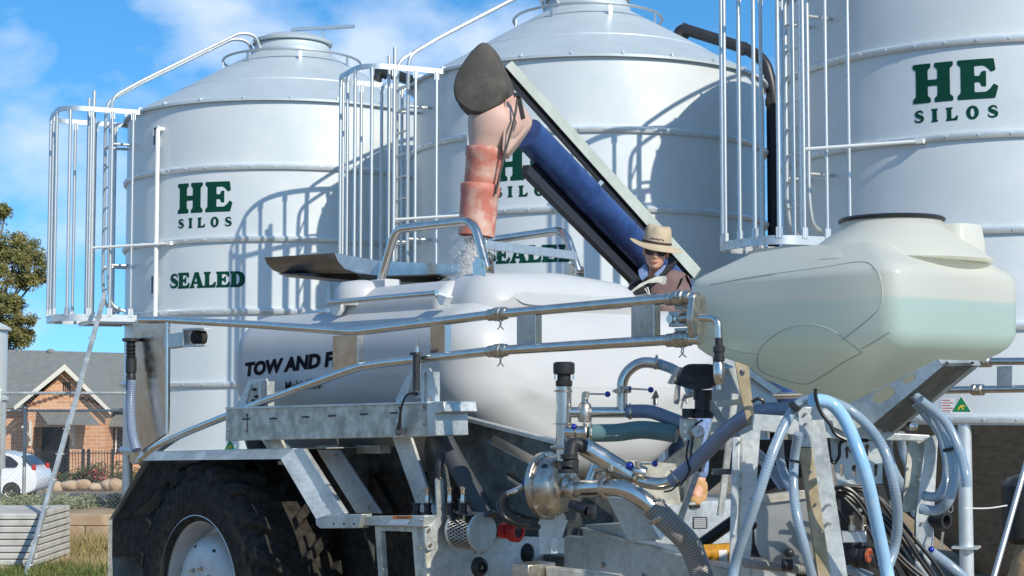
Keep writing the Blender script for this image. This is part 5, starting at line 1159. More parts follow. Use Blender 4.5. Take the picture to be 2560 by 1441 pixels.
keyh = lambda x,y: [(x+6*math.cos(t), y+8*math.sin(t)) for t in [math.pi*.75+i*math.pi*1.5/8 for i in range(9)]]+[(x+3,y+22),(x-1,y+25),(x-4,y+20)]
Yp([(2074,1098),(2206,1104),(2206,1210),(2094,1211)], 7.0, (0,.012,0), 'keyhole_plate', 'galv', [keyh(2104,1168),keyh(2135,1170),keyh(2168,1118),keyh(2190,1168),keyh(2118,1124)])
Yp([(1831,1094),(1850,1094),(1841,1500),(1820,1500)], 6.75, (.03,.12,0), 'left_post', 'galv', bevel=.004)
Yp([(1850,1090),(1902,1066),(1868,1500),(1841,1500)], 6.9, (0,.012,0), 'left_post_web', 'galv')
Yp([(1995,1018),(2029,1018),(2031,1119),(2000,1119)], 6.5, (.02,.1,0), 'center_post_head', 'galv', bevel=.003)
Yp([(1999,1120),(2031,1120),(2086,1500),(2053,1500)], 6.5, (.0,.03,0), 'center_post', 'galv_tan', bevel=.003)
Yp([(2030,1022),(2056,1024),(2079,1178),(2128,1500),(2086,1500),(2031,1120)], 6.53, (.0,.07,0), 'center_post_web', 'galv')
Yp([(2048,1045),(2082,1052),(2086,1095),(2052,1095)], 6.58, (.0,.05,0), 'post_bracket', 'galv')
Yp([(2272,1102),(2312,1104),(2292,1275),(2262,1282),(2256,1270)], 6.85, (0,.02,0), 'right_post_web', 'galv_old')
Yp([(2314,1100),(2346,1085),(2340,1200),(2322,1500),(2288,1500),(2290,1290)], 6.8, (0,.03,0), 'right_post', 'galv', bevel=.003)
for px,py in ((1859,1190),(1857,1222),(2073,1263),(2073,1310),(2310,1277),(2305,1309),(2319,1100),(2150,1275)):
    b = MB(); c = P(px,py,6.8 if px > 2200 or px < 1900 else 6.5); b.rod(c+V((0,.02,0)), c-V((0,.012,0)), .007, 8); pt('bolt', b, 'inox_cast')
b = MB(); c = P(2275,1066,6.75); b.lathe([(.02,0),(.02,.03),(.012,.032),(0,.04)], c, (.3,-1,0), 12); pt('pivot_pin', b, 'inox')
Yp([(1878,1240),(1990,1226),(2020,1226),(2052,1420),(1922,1404),(1900,1390),(1888,1360)], 6.95, (0,.012,0), 'guard_sheet', 'guard', bevel=.003)
Yp([(1880,1240),(2020,1228),(2022,1246),(1884,1262)], 6.93, (0,.01,0), 'guard_flange', 'galv_old')
for px,py in ((1881,1313),(1973,1382)):
    b = MB(); b.ball(P(px,py,6.9), .021, n=14); pt('black_knob', b, 'black')
Yp([(2104,1329),(2166,1329),(2168,1357),(2106,1357)], 6.7, (0,.05,0), 'hydraulic_block', 'alu', bevel=.003)
for px in (2130,2160):
    b = MB(); b.lathe([(.014,0),(.014,.02),(.009,.022),(.009,.045),(.012,.05),(.012,.06),(0,.062)], P(px,1326,6.7), n=10); pt('hydraulic_fitting', b, 'inox')
b = MB(); b.lathe([(.045,0),(.05,.01),(.05,.03),(.045,.032),(.045,.045),(.05,.047),(.05,.065),(.045,.067),(.045,.085),(.035,.09),(.03,.10)], P(2135,1390,6.75), (.75,-.6,-.05), 24); hv = pt('black_coupler', b, 'black')
b = MB(); b.lathe([(.03,0),(.03,.008),(.018,.01),(.016,.002),(0,.002)], P(2170,1388,6.66), (.75,-.6,-.05), 20); pt('coupler_ring', b, 'copper', hv)
c = P(2340,1300,6.8); b = MB(); b.lathe([(.028,-.06),(.028,.0),(.038,.002),(.040,.03),(.036,.055),(.024,.056),(.022,.02),(0,.02)], c, (.6,-.8,0), 24); cl2 = pt('black_camlock', b, 'black')
b = MB(); c = P(2376,1272,6.7); b.tube([c+V((math.cos(t)*.011,0,math.sin(t)*.016)) for t in [i*math.pi/8 for i in range(16)]], .0022, 5, closed=True); pt('pull_ring', b, 'inox', cl2)
b = MB(); c = P(2353,1364,6.72); b.tube([c+V((math.cos(t)*.009,0,math.sin(t)*.014)) for t in [i*math.pi/8 for i in range(16)]], .0022, 5, closed=True); b.beam(P(2358,1330,6.72), P(2354,1355,6.72), .004,.01); pt('tag_ring', b, 'inox', cl2)
b = MB(); b.rod(P(2333,1320,6.78), P(2330,1365,6.75), .004, 8); o_ = pt('valve_handle', b, 'inox'); b = MB(); b.ball(P(2328,1374,6.75), .0135, n=14); pt('knob', b, 'blue', o_)
# hoses of the front end
HS = [
 ('H1',[(2045,1002),(2003,1006),(1962,1062),(1925,1150),(1892,1250),(1856,1350),(1836,1420),(1828,1500)],13,6.35,'hose'),
 ('H2',[(2030,1000),(2075,1008),(2112,1050),(2142,1120),(2168,1200),(2192,1310),(2215,1420),(2232,1500)],17,6.3,'hose_lt'),
 ('H3',[(2060,998),(2118,1022),(2172,1068),(2212,1130),(2236,1220),(2244,1300),(2236,1370),(2215,1430)],13,6.45,'hose'),
 ('H4',[(1996,1085),(1986,1150),(1984,1220),(1992,1290),(2012,1370),(2035,1460)],12,6.42,'hose'),
 ('H6',[(2280,985),(2340,1040),(2372,1110),(2385,1185),(2372,1250),(2342,1276),(2300,1272)],13,6.62,'hose'),
 ('H6b',[(2290,1010),(2345,1075),(2366,1140),(2366,1200),(2345,1240),(2310,1240)],12,6.7,'hose'),
 ('H7',[(2300,1000),(2360,1050),(2396,1120),(2413,1180),(2417,1222)],12,6.55,'hose'),
 ('H8',[(2220,1085),(2222,1140),(2240,1190),(2268,1235),(2292,1290)],12,7.05,'hose'),
 ('H9',[(2252,1085),(2258,1130),(2278,1180),(2300,1230)],11,7.1,'hose'),
 ('H10',[(1885,1128),(1925,1170),(1962,1222)],14,7.1,'hose'),
 ('H11',[(1948,1095),(1950,1150),(1965,1200),(1990,1240)],12,7.05,'hose'),
 ('H12',[(1762,985),(1790,1030),(1822,1070),(1870,1120)],11,7.6,'hose'),
 ('H13',[(1862,1408),(1950,1418),(2070,1432)],12,6.75,'hose_gr'),
 ('H14',[(2325,1378),(2370,1410),(2430,1460)],12,6.8,'hose'),
 ('H15',[(2060,1440),(2120,1425),(2180,1445)],12,6.8,'hose'),
]
for nm,pts_,rp_,Y,m_ in HS:
    b = MB(); b.hose(cr_path([P(x,y,Y+.05*math.sin(i*1.3)) for i,(x,y) in enumerate(pts_)], 8), rp_*Y/FPX, .012 if m_ != 'hose_lt' else .02, .022 if m_ != 'hose_lt' else .012, 14)
    if m_ == 'hose_lt': b.alt = None
    pt('clear_hose' if m_ != 'hose_gr' else 'grey_hose', b, m_, label='pale sky blue hose hanging down the middle' if m_ == 'hose_lt' else None)
for (x0,y0,x1,y1,Y,r0) in ((1990,1012,1980,1022,6.37,.024),(2140,1118,2143,1126,6.3,.031),(2236,1222,2238,1230,6.45,.024),(1986,1150,1985,1157,6.42,.022),(1893,1248,1890,1256,6.35,.024),(2371,1120,2373,1127,6.62,.025)):
    b = MB(); b.rod(P(x0,y0,Y), P(x1,y1,Y), r0, 16); pt('cable_tie', b, 'black')
for (x,y,Y) in ((1850,1105,6.74),(1838,1180,6.74),(1836,1260,6.74),(1834,1340,6.74),(2015,1035,6.49),(2015,1060,6.49),(2018,1090,6.49),(2028,1180,6.49),(2042,1260,6.49),(2054,1330,6.49),(2300,1150,6.79),(2298,1200,6.79)):
    b = MB(); c = P(x,y,Y); b.rod(c+V((0,.01,0)), c-V((0,.006,0)), .0055, 8); pt('rivet', b, 'inox_cast')
b = MB(); c = P(1968,1412,6.72); b.rod(c-V((.02,0,0)), c+V((.02,0,0)), .026, 16); pt('hose_clamp', b, 'black')
BK = [[(2085,1222),(2120,1222),(2160,1260),(2200,1330),(2260,1400),(2320,1450)],[(2090,1232),(2130,1240),(2175,1300),(2220,1370),(2290,1441)],[(2100,1215),(2170,1225),(2215,1270),(2255,1330),(2300,1400),(2340,1455)],[(2110,1245),(2150,1290),(2190,1360),(2240,1441)],[(2120,1218),(2190,1240),(2240,1290),(2280,1340),(2330,1400),(2370,1460)],[(2070,1230),(2110,1300),(2160,1370),(2200,1420),(2260,1470)],[(2200,1250),(2250,1320),(2310,1400),(2350,1460)]]
BK += [[(2095+k*14,1225+k*5),(2150+k*16,1270+k*6),(2195+k*18,1345),(2240+k*20,1420),(2262+k*22,1470)] for k in range(5)]
for i, pts_ in enumerate(BK):
    b = MB(); b.tube(cr_path([P(x,y,6.62+.03*i) for x,y in pts_], 7), .0085, 8); pt('hydraulic_hose', b, 'hose_bk')
for pts_, Y in (([(2039,972),(2040,995),(2052,1030),(2075,1060),(2088,1085),(2115,1100)], 6.25), ([(2072,1095),(2075,1140),(2085,1158),(2098,1140),(2100,1110),(2120,1100),(2170,1102)], 6.95), ([(1985,1100),(2030,1140),(2050,1200)],7.15), ([(2210,1100),(2222,1150),(2240,1200)],7.1), ([(1880,1006),(1892,998),(1905,1000),(1910,1010)],6.95)):
    b = MB(); b.tube(cr_path([P(x,y,Y) for x,y in pts_], 6), .0075, 8); pt('cable', b, 'hose_bk')
b = MB(); b.rod(P(1760,1385,7.9), P(1830,1380,7.9), .045, 16); yc = pt('yellow_canister', b, 'yellow')
b = MB(); b.rod(P(1795,1383,7.9)+V((.0,0,0)), P(1815,1382,7.9), .0455, 16); pt('canister_band', b, 'paper', yc)
b = MB(); b.rod(P(1740,1370,8.0), P(1835,1302,8.0), .03, 12); pt('black_strut', b, 'hose_bk')
b = MB(); b.prism([P(1880,1400,7.2),P(1990,1400,7.2),P(1990,1470,7.2),P(1880,1470,7.2)], V((0,.1,0))); pt('lower_cross_member', b, 'galv')
# light tubes right of the person's leg
for q in ([(1830,920),(1865,1005)],[(1800,1290),(1838,985)],[(1750,1180),(1800,1010)],[(1700,1300),(1760,1130)]):
    b = MB(); b.beam(P(*q[0],8.6), P(*q[1],8.6), .05,.03); pt('frame_tube', b, 'galv')
for q in ([(1790,1012),(1870,1002)],[(1780,1180),(1860,1178)]):
    b = MB(); b.beam(P(*q[0],8.4), P(*q[1],8.4), .03,.03); pt('frame_tube', b, 'inox')
b = MB(); b.prism([P(1870,1250,7.4),P(2060,1250,7.4),P(2060,1480,7.4),P(1870,1480,7.4)], V((0,.03,0))); pt('gap_shade_panel', b, 'dark')  # black sheets added to paint the shaded gaps behind the posts
b = MB(); b.prism([P(2095,1215,7.3),P(2210,1215,7.3),P(2290,1480,7.3),P(2095,1480,7.3)], V((0,.05,0))); pt('gap_shade_panel', b, 'dark')
b = MB(); b.prism([P(1895,1100,7.6),P(2062,1100,7.6),P(2062,1250,7.6),P(1895,1250,7.6)], V((0,.03,0))); pt('gap_shade_panel', b, 'dark')
# ------------------------------------------------------------------ the auger
M['tubeblue'] = mat('blue_auger_paint', (.014,.04,.14), .38, .1, (.035,.085,.25), 5, 6, bump=.05, bscale=30, r2=.5)
M['creamsteel'] = mat('pale_green_grey_paint', (.40,.44,.38), .5, 0, (.48,.51,.45), 6, 5)
M['salmon'] = mat('salmon_pink_plastic', (.50,.17,.12), .55, 0, (.60,.42,.33), 9, 8, mix=(.46,.66), sss=.1)
M['salmon_lt'] = mat('faded_salmon_plastic', (.56,.42,.34), .55, 0, (.58,.34,.27), 3, 5, sss=.1)
M['scuffed'] = mat('scuffed_black_rubber', (.055,.05,.043), .7, 0, (.12,.11,.092), 9, 8, mix=(.4,.8), bump=.2, bscale=40, dist=.003)
M['truss'] = mat('dark_truss_paint', (.022,.024,.03), .5)
AY = lambda x: 10.15+(x-1300)*.0042
aug = thing('grain_auger', 'long blue tube auger with black cap and salmon spout, reaching over the white tank', 'auger', tuple(P(2000,1050,AY(2000))))
ap_ = lambda n_, b, m, p=aug, **k: b.build(n_, M[m], p, **k)
AP = lambda x, y, d=0: P(x, y, AY(x)+d)
b = MB(); b.rod(AP(1318,333), AP(2000,1034), .106, 36); tube = ap_('auger_tube', b, 'tubeblue')
for t in (.18,.30,.43,.56):
    c = AP(1318,333).lerp(AP(2000,1034), t); d = (AP(2000,1034)-AP(1318,333)).normalized(); b = MB(); b.lathe([(.106,-.008),(.1095,-.006),(.1095,.006),(.106,.008)], c, d, 36); ap_('weld_band', b, 'tubeblue', tube)
b = MB(); q = [(1262,158),(1274,150),(1751,676),(1738,702)]
b.prism([AP(1262,166,-.02), AP(1280,152,-.02), AP(1752,672,-.05), AP(1735,697,-.05)], V((.02,.16,0))); ap_('belt_cover', b, 'creamsteel', bevel=.005)
b = MB(); b.prism([AP(1268,196,.02), AP(1262,160,.02), AP(1735,690,.0), AP(1722,703,.0)], V((.0,.12,0))); ap_('cover_backing', b, 'truss')
b = MB(); b.beam(AP(1312,424,-.02), AP(1640,757,-.02), .05, .065); tr = ap_('truss_rail', b, 'truss')
b = MB(); b.beam(AP(1345,412,.12), AP(1650,722,.12), .04, .03); ap_('truss_rail', b, 'truss')
b = MB(); b.prism([AP(1322,418,.06), AP(1352,396,.06), AP(1660,705,.06), AP(1645,742,.06)], V((0,.03,0))); ap_('truss_gap_fill', b, 'truss')  # dark sheet added for the dark gap between rail and tube
for i in range(6):
    x = 1330+i*62; b = MB(); b.beam(AP(x,y0:=(424+(x-1312)*1.015),0), AP(x+22,y0+8-18,.12), .03,.02); ap_('truss_strut', b, 'truss')
for x,y in ((1345,410),(1508,585)):
    b = MB(); b.beam(AP(x,y), AP(x+12,y-34), .02,.05); ap_('truss_stay', b, 'truss')
b = MB(); b.box(AP(1497,437+26,-.12), (.7,0,-.7),(0,1,0),(.7,0,.7), .015,.01,.035); ap_('cover_latch', b, 'alu')
b = MB(); b.rod(AP(1990,1020), AP(2010,1042), .13, 24); b2 = ap_('inlet_collar', b, 'truss')
b = MB(); e0 = AP(1985,1015); b.beam(V((e0.x,e0.y,0)), V((e0.x,e0.y,e0.z-.1)), .09,.09); ap_('support_leg', b, 'truss')
b = MB(); b.box((e0.x,e0.y,.03),(1,0,0),(0,1,0),Z,.35,.35,.03); ap_('support_foot', b, 'truss')
# cap
cap = [(1193,114),(1205,106),(1217,108),(1231,117),(1240,135),(1251,160),(1262,182),(1270,204),(1271,233),(1254,260),(1234,276),(1212,286),(1190,286),(1173,281),(1153,268),(1139,252),(1133,225),(1138,194),(1150,170),(1163,150),(1178,130)]
cp_ = fillet([P(x,y,9.86) for x,y in cap], .02, 2, True); cc = P(1203,212,9.86)
b = MB(); ex = V((.035,.16,-.02))
b.loft([[cc+(p-cc)*.90-ex*.16 for p in cp_],[cc+(p-cc)*.96-ex*.12 for p in cp_],[cc+(p-cc)*1.0 for p in cp_],[p+ex*.55 for p in cp_],[cc+(p-cc)*1.03+ex*.56 for p in cp_],[cc+(p-cc)*1.03+ex*.95 for p in cp_]]); ap_('belt_guard', b, 'scuffed', smooth=50)
# hood and telescoping spout
def oval(cx, cy, w_, h_, Y, n=28, tilt=0):
    return [P(cx+w_*math.cos(t)*1.0, cy+h_*0+w_*math.cos(t)*tilt, Y+.0)+V((0, math.sin(t)*w_*Y/FPX, 0)) for t in [2*math.pi*i/n for i in range(n)]]
b = MB(); b.loft([oval(1222,255,54,0,10.0,tilt=-.1), oval(1232,285,62,0,10.0,tilt=-.1), oval(1240,310,71,0,10.0,tilt=.1), oval(1228,345,58,0,10.0,tilt=.14), oval(1218,375,45,0,10.0,tilt=.12), oval(1213,392,43,0,10.0,tilt=.12)]); hood = ap_('spout_hood', b, 'salmon_lt', smooth=60)
b = MB(); b.plate([[AP(1262,250,-.13),AP(1290,232,-.13),AP(1332,300,-.13),AP(1326,318,-.13),AP(1268,388,-.13),AP(1255,380,-.13)]], V((0,.24,0))); ap_('hood_side', b, 'salmon_lt', hood, bevel=.02)
b = MB(); b.loft([oval(1213,372,48,0,9.98,tilt=.12), oval(1213,376,49,0,9.98,tilt=.12), oval(1211,392,49,0,9.98,tilt=.12), oval(1211,396,46,0,9.98,tilt=.12), oval(1203,470,44,0,9.98,tilt=.12)]); ap_('spout_sleeve', b, 'salmon', smooth=40)
b = MB(); b.loft([oval(1202,462,47,0,9.96,tilt=.1), oval(1201,466,50,0,9.96,tilt=.1), oval(1200,484,50,0,9.96,tilt=.1), oval(1199,488,47.5,0,9.96,tilt=.1), oval(1195,540,46.5,0,9.96,tilt=.1), oval(1190,590,46,0,9.96,tilt=.1), oval(1190,591,43,0,9.96,tilt=.1), oval(1191,575,42,0,9.96,tilt=.1)], caps=False); ap_('spout_sleeve', b, 'salmon', smooth=40)
b = MB(); b.tube(cr_path([P(1294,245,9.84), P(1285,300,9.82), P(1262,385,9.85), P(1243,465,9.86), P(1238,486,9.87)], 5), .0075, 8); ap_('spout_rod', b, 'scuffed')
b = MB(); b.beam(P(1296,238,9.84), P(1308,298,9.82), .008,.03); ap_('hanging_strap', b, 'scuffed')
b = MB(); b.box(P(1293,238,9.83), (1,0,0),(0,1,0),Z,.022,.015,.012); ap_('strap_buckle', b, 'black')
# granules falling out of the spout
b = MB(); rr = random.Random(3)
for i in range(13000):
    t = rr.random(); y = 592+t*110; c = P(1190-t*8, y, 9.97); rad = abs(rr.gauss(0,.045))*(1+.25*t)+.03*rr.random(); a = rr.uniform(0,6.28)
    c = c+V((math.cos(a)*rad, math.sin(a)*rad, 0)); s_ = rr.uniform(.0008,.0019)*(1 if rad < .08 else .8)
    b.add([c+V(q)*s_*(1,1,1)[0] for q in ((1,0,0),(-1,0,0),(0,1,0),(0,-1,0),(0,0,3.5),(0,0,-3.5))], [[0,2,4],[2,1,4],[1,3,4],[3,0,4],[2,0,5],[1,2,5],[3,1,5],[0,3,5]])
M['grain'] = mat('white_granules', (.85,.85,.84), .5)
b.build('falling_granules', M['grain'], None, 'stream of white granules falling from the salmon spout into the hopper', cat='granules', kind='stuff', smooth=180)

# ------------------------------------------------------------------ the person
M['skin'] = mat('skin', (.56,.29,.19), .5, 0, (.64,.36,.25), 12, 4, sss=.15)
M['lips'] = mat('lips', (.36,.11,.085), .45)
M['hair'] = mat('hair', (.22,.13,.06), .6, 0, (.33,.21,.10), 40)
M['felt'] = mat('hat_canvas', (.50,.405,.28), .9, 0, (.44,.35,.235), 8, 4, bump=.15, bscale=60, dist=.002)
M['hatband'] = mat('hat_band', (.05,.03,.02), .6)
M['shade'] = mat('sunglass_lens', (.01,.008,.008), .25)
M['jacket'] = mat('brown_jacket', (.135,.082,.08), .85, 0, (.19,.12,.11), 9, 5, bump=.5, bscale=16, dist=.015)
M['jdark'] = mat('black_jacket_lining', (.012,.012,.014), .8, bump=.4, bscale=20, dist=.01)
M['denim'] = mat('denim', (.11,.17,.32), .85, 0, (.20,.28,.45), 50, 3, bump=.2, bscale=50, dist=.003)
M['suede'] = mat('tan_suede', (.52,.31,.13), .9, 0, (.42,.24,.10), 10, 4, bump=.3, bscale=18, dist=.01)
F0 = P(1738,1257,10.25); per = thing('person', 'person in a tan hat, sunglasses and brown jacket leaning behind the white tank', 'person', tuple(F0))
def skin(name, chains, m, parent, sub=2, lab=None, root=0):
    """chains: list of lists of (Vector, rx, ry); equal points merge"""
    vs = []; es = []; rad = []
    def vi(p, r):
        for i, q in enumerate(vs):
            if (q-p).length < 1e-4: return i
        vs.append(p); rad.append(r); return len(vs)-1
    for ch in chains:
        prev = None
        for p, *r in ch:
            i = vi(V(p), (r[0], r[-1]));
            if prev is not None: es.append((prev, i))
            prev = i
    off = V((0,0,0)); q = parent
    while q is not None: off = off+q.location; q = q.parent
    me = bpy.data.meshes.new(name); me.from_pydata([tuple(v-off) for v in vs], es, [])
    o = bpy.data.objects.new(name, me); COL.objects.link(o); o.parent = parent
    md = o.modifiers.new('skin', 'SKIN'); md.use_smooth_shade = True
    if not me.skin_vertices: bpy.context.view_layer.update()
    if not me.skin_vertices:
        bpy.context.view_layer.objects.active = o; bpy.ops.mesh.customdata_skin_add() if bpy.ops.mesh.customdata_skin_add.poll() else None
    for i, sv in enumerate(me.skin_vertices[0].data): sv.radius = rad[i]; sv.use_root = (i == root)
    s = o.modifiers.new('sub', 'SUBSURF'); s.levels = sub; s.render_levels = sub
    me.materials.append(M[m]); tag(o, lab); return o
HC = P(1640,628,10.42)
pel = P(1722,905,10.72); wst = P(1708,850,10.70); chs = P(1672,760,10.62); upc = P(1650,712,10.58); nk = P(1641,685,10.52); nk2 = P(1640,660,10.47)
shL = P(1588,722,10.55); shR = P(1697,702,10.62); elR = P(1697,792,10.42); haR = P(1640,765,10.30); wrR = P(1625,752,10.27); elL = P(1568,775,10.40); wrL = P(1600,752,10.28)
kn1 = P(1748,1085,10.35); an1 = P(1748,1215,10.25); kn2 = P(1700,1090,10.6); an2 = P(1688,1215,10.55)
body = skin('body', [[(pel,.10,.08),(wst,.095,.075),(chs,.10,.07),(upc,.06,.05),(nk,.048,.05),(nk2,.050,.052),(HC+V((0,.02,-.03)),.055,.06)],
 [(upc,.06,.05),(shL,.038,.038),(elL,.036,.036),(wrL,.028,.024)], [(upc,.06,.05),(shR,.038,.038),(elR,.036,.036),(wrR,.028,.024)],
 [(pel,.10,.08),(P(1748,950,10.65),.075,.075),(kn1,.06,.06),(an1,.042,.042),(an1+V((-.04,-.10,-.075)),.04,.03)], [(pel,.10,.08),(P(1700,950,10.72),.075,.075),(kn2,.06,.06),(an2,.042,.042),(an2+V((-.04,-.10,-.075)),.04,.03)]], 'skin', per)
skin('jacket', [[(pel+V((0,0,.03)),.165,.13),(wst,.155,.125),(chs,.17,.13),(upc,.125,.10),(nk+V((0,.03,-.01)),.07,.06)], [(upc,.125,.10),(shL+V((.02,0,0)),.075,.075),(elL,.06,.06),(wrL,.048,.045)], [(upc,.125,.10),(shR,.105,.095),(elR,.068,.065),(haR,.058,.055),(wrR,.05,.048)]], 'jacket', per)
skin('dark_front', [[(P(1612,765,10.50),.07,.06),(P(1606,725,10.50),.075,.06),(P(1618,700,10.50),.05,.05)],[(P(1606,725,10.50),.075,.06),(P(1582,735,10.48),.065,.06),(P(1572,770,10.42),.055,.05)]], 'jdark', per, lab='black front of the jacket')
skin('jeans', [[(pel,.15,.12),(P(1748,950,10.65),.10,.10),(kn1,.078,.078),(an1+V((0,0,.03)),.06,.06)], [(pel,.15,.12),(P(1700,950,10.72),.10,.10),(kn2,.078,.078),(an2+V((0,0,.03)),.06,.06)]], 'denim', per)
for an in (an1, an2):
    bz = V((0,0,1)); fw = V((-.35,-.93,0)); skin('boot', [[(an+V((0,0,.05)),.062,.062),(an+V((0,0,-.03)),.06,.055),(an+V((0,0,-.085)),.052,.042),(an+fw*.08+V((0,0,-.085)),.046,.036),(an+fw*.155+V((0,0,-.095)),.038,.026)]], 'suede', per)
    b = MB(); pp = fillet([an+fw*.20+V((.03,0,-.13)), an+fw*.20+V((-.04,0,-.13)), an-fw*.06+V((-.05,0,-.13)), an-fw*.06+V((.05,0,-.13))], .03, 3, True); b.prism(pp, V((0,0,.02))); b.build('sole', M['rubber'], per)
# collar parts
b = MB(); b.plate([[P(1594,676,10.42),P(1612,657,10.43),P(1618,668,10.40),P(1617,690,10.38),P(1604,703,10.38),P(1596,690,10.39)]], V((.01,.02,0))); b.build('shirt_collar', M['denim'], per, bevel=.006)
b = MB(); b.plate([[P(1634,688,10.36),P(1655,668,10.40),P(1668,655,10.44),P(1664,672,10.42),P(1645,692,10.36)]], V((.0,.02,0))); b.build('shirt_collar', M['denim'], per, bevel=.005)
b = MB(); b.plate([[P(1668,640,10.47),P(1680,643,10.50),P(1692,655,10.52),P(1682,668,10.44),P(1662,686,10.38),P(1640,704,10.36),P(1643,696,10.36),P(1662,672,10.40),P(1670,656,10.44)]], V((.01,.035,-.004))); b.build('jacket_collar', M['jdark'], per, bevel=.008)
# hands
def hand(w0, fdir, side, curl=.5):
    f = V(fdir).normalized(); up = Z-f*Z.dot(f); up.normalize(); s = f.cross(up)*side; ch = [[(w0,.026,.02),(w0+f*.05,.036,.016),(w0+f*.085,.034,.014)]]
    for i, (o_, l_) in enumerate(((-.028,.062),(-.010,.072),(.010,.068),(.027,.055))):
        k0 = w0+f*.085+s*o_; d1 = (f-up*curl*.6).normalized(); d2 = (f-up*curl*1.6).normalized(); d3 = (f*.4-up*curl*2.0).normalized()
        k1 = k0+d1*l_*.5; k2 = k1+d2*l_*.3; k3 = k2+d3*l_*.25; ch.append([(w0+f*.085,.034,.014),(k0,.0095,.0095),(k1,.009,.009),(k2,.008,.008),(k3,.0065,.0065)])
    t0 = w0+f*.03-s*.03; ch.append([(w0+f*.05,.036,.016),(t0+f*.01-s*.01,.011,.011),(t0+f*.04-s*.022-up*.01,.009,.009),(t0+f*.06-s*.018-up*.022,.007,.007)])
    return skin('hand', ch, 'skin', per, sub=2)
hand(wrR, (-.75,-.45,.12), 1); hand(wrL, (.3,-.7,-.2), -1)
# head
fwd = V((-.10,-.98,-.10)).normalized(); rt = V((1,0,-.10)); rt = (rt-fwd*rt.dot(fwd)).normalized(); uph = rt.cross(-fwd)*-1; uph = fwd.cross(rt)*-1
if uph.z < 0: uph = -uph
def H_(x,y,z): return HC+rt*x+fwd*y+uph*z
zs = [-.118,-.112,-.10,-.088,-.076,-.070,-.066,-.060,-.052,-.044,-.036,-.026,-.014,0,.014,.03,.05,.075,.098,.112,.118]
wv = [(-.118,.016),(-.112,.030),(-.10,.044),(-.076,.058),(-.05,.065),(-.02,.070),(.02,.074),(.06,.073),(.09,.058),(.112,.03),(.118,.01)]
yf = [(-.118,.062),(-.112,.076),(-.10,.083),(-.088,.082),(-.076,.083),(-.052,.086),(-.03,.088),(0,.084),(.02,.090),(.05,.088),(.09,.06),(.118,.0)]
yb = [(-.118,.02),(-.1,-.01),(-.07,-.05),(-.03,-.085),(.02,-.10),(.06,-.098),(.09,-.07),(.118,-.01)]
def ip(t, z):
    for (a,va),(c,vc) in zip(t, t[1:]):
        if z <= c: return va+(vc-va)*(z-a)/(c-a)
    return t[-1][1]
rings = []
for z in zs:
    ring = []
    for i in range(32):
        t = 2*math.pi*i/32; s_, c_ = math.sin(t), math.cos(t); x = ip(wv,z)*math.copysign(abs(s_)**.85, s_); y = (ip(yf,z) if c_ > 0 else -ip(yb,z))*math.copysign(abs(c_)**.9, c_)
        if c_ > 0:
            y += .026*math.exp(-(x/.011)**2)*math.exp(-((z+.036)/.013)**2)+.012*math.exp(-(x/.008)**2)*math.exp(-((z+.012)/.018)**2)
            y += .006*math.exp(-(x/.022)**2)*(math.exp(-((z+.066)/.004)**2)+math.exp(-((z+.076)/.005)**2))+.005*math.exp(-(x/.016)**2)*math.exp(-((z+.103)/.009)**2)
            y -= .010*(math.exp(-((x-.031)/.014)**2)+math.exp(-((x+.031)/.014)**2))*math.exp(-(z/.011)**2)
            y += .004*(math.exp(-((x-.042)/.014)**2)+math.exp(-((x+.042)/.014)**2))*math.exp(-((z+.028)/.012)**2)
        ring.append(H_(x,y,z))
    rings.append(ring)
b = MB(); b.loft(rings); head = b.build('head', M['skin'], per, smooth=180, sub=1)
b = MB(); b.loft([[H_(x*.5,.098 if abs(x) < .01 else .092,z) for x,z in ()] or [H_(-.022,.082,-.070),H_(-.010,.090,-.0665),H_(0,.0915,-.068),H_(.010,.090,-.0665),H_(.022,.082,-.070),H_(.010,.090,-.0775),H_(0,.091,-.079),H_(-.010,.090,-.0775)],[H_(-.022,.084,-.0705),H_(-.010,.0945,-.068),H_(0,.0955,-.069),H_(.010,.0945,-.068),H_(.022,.084,-.0705),H_(.010,.0945,-.0755),H_(0,.0955,-.0765),H_(-.010,.0945,-.0755)]]); b.build('mouth', M['lips'], head)
for s_ in (-1,1):
    b = MB(); b.ball(H_(.031*s_,.068,0), .0125, n=12); b.build('eye', M['white'], head)
    b = MB(); b.ball(H_(.076*s_,-.004,-.008), .03, (.32,.62,1.05), 12); b.build('ear', M['skin'], head)
    b = MB(); ln = [(-.031,.014),(-.012,.018),(.014,.018),(.033,.012),(.034,-.008),(.020,-.026),(-.008,-.027),(-.027,-.014)]
    ll = fillet([V((.036*s_+x*(1 if s_>0 else -1), z, 0)) for x,z in ln], .008, 3, True)
    b.prism([H_(p.x, .102-abs(p.x)**2*7.5, p.y-.002) for p in ll], -fwd*.004); b.build('sunglasses_lens', M['shade'], head)
    b = MB(); b.beam(H_(.064*s_,.072,.006), H_(.078*s_,-.01,.008), .004,.009); b.build('sunglasses_arm', M['hatband'], head)
b = MB(); b.tube(cr_path([H_(-.012,.101,.006),H_(0,.105,.009),H_(.012,.101,.006)],4), .0028, 6); b.build('sunglasses_bridge', M['hatband'], head)
b = MB(); rr = random.Random(5)
for i in range(150):
    s_ = rr.choice((-1,1)); a = rr.uniform(-1.9,.35); x0 = .076*math.cos(a*.75)*s_*1.0; y0 = -.03+.05*math.sin(a)-.02; L_ = rr.uniform(.05,.085)
    p0 = H_(x0*.99, y0, .03); b.tube([p0, p0-uph*L_*.5+rt*s_*.004, p0-uph*L_+rt*s_*rr.uniform(-.008,.004)], [.004,.004,.0015], 5)
b.build('hair', M['hair'], head)
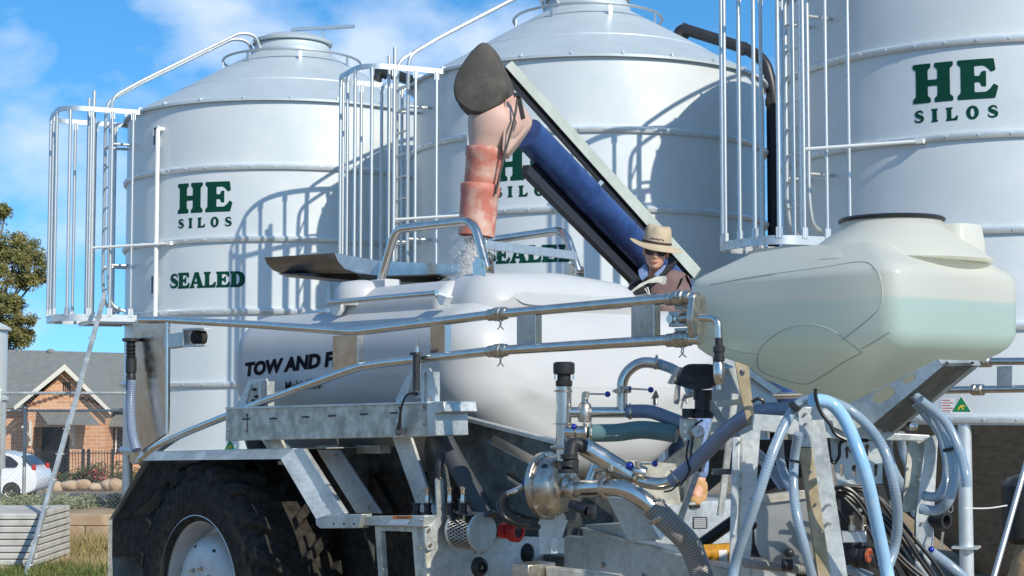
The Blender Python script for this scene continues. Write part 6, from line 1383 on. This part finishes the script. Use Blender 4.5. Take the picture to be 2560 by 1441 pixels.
# hat
HO = H_(0,-.006,.040); hu = (uph+rt*.03+fwd*.05).normalized(); hr = (rt-hu*rt.dot(hu)+hu*-.03).normalized(); hf = hu.cross(hr)
if hf.dot(fwd) < 0: hf = -hf
def HH(x,y,z): return HO+hr*x+hf*y+hu*z
n = 48; rings = []
def hring(rx, ry, zf, y0=0): return [HH(rx*math.cos(t), ry*math.sin(t)+y0, zf(t)) for t in [2*math.pi*i/n for i in range(n)]]
brimz = lambda k: (lambda t: k*(.030*abs(math.cos(t))**2*(-1 if math.cos(t) > 0 else .10)-.018*max(0,math.sin(t))+.012*math.cos(2*t)))
rings = [hring(.080,.096,lambda t:-.004), hring(.125,.135,lambda t:brimz(.4)(t)-.006), hring(.176,.150,lambda t:brimz(1)(t)-.004,-.015), hring(.181,.155,lambda t:brimz(1)(t),-.015), hring(.176,.150,lambda t:brimz(1)(t)+.004,-.015), hring(.125,.135,lambda t:brimz(.4)(t)+.002), hring(.096,.108,lambda t:.004),
 hring(.094,.106,lambda t:.02), hring(.091,.102,lambda t:.06), hring(.087,.098,lambda t:.095+.0*t), hring(.078,.088,lambda t:.125-.010*abs(math.sin(t))), hring(.060,.066,lambda t:.134-.008*abs(math.sin(t))), hring(.030,.04,lambda t:.122), hring(.010,.02,lambda t:.112)]
# front pinches
for k in (9,10,11):
    for i in range(n):
        t = 2*math.pi*i/n
        for tc_ in (math.pi/2-.62, math.pi/2+.62):
            dd = (t-tc_)/.34; w_ = math.exp(-dd*dd); rings[k][i] = rings[k][i]+(HO+hu*.1-rings[k][i])*.16*w_*(1 if k > 9 else .5)
b = MB(); b.loft(rings); hat = b.build('hat', M['felt'], per, smooth=70, sub=1)
b = MB(); b.loft([hring(.097,.109,lambda t:.010), hring(.099,.111,lambda t:.012), hring(.098,.110,lambda t:.024), hring(.095,.107,lambda t:.026)], caps=False); b.build('hat_band', M['hatband'], hat)
for i in range(9):
    b = MB(); x = -.045+i*.0105; y = math.sqrt(max(0,1-(x/.092)**2))*.1035; b.box(HH(x,y+.001,.043+.002*math.sin(i*2.1)), hr, hf, hu, .004,.0012,.0028+.001*(i%3)); b.build('hat_print', M['hatband'], hat)
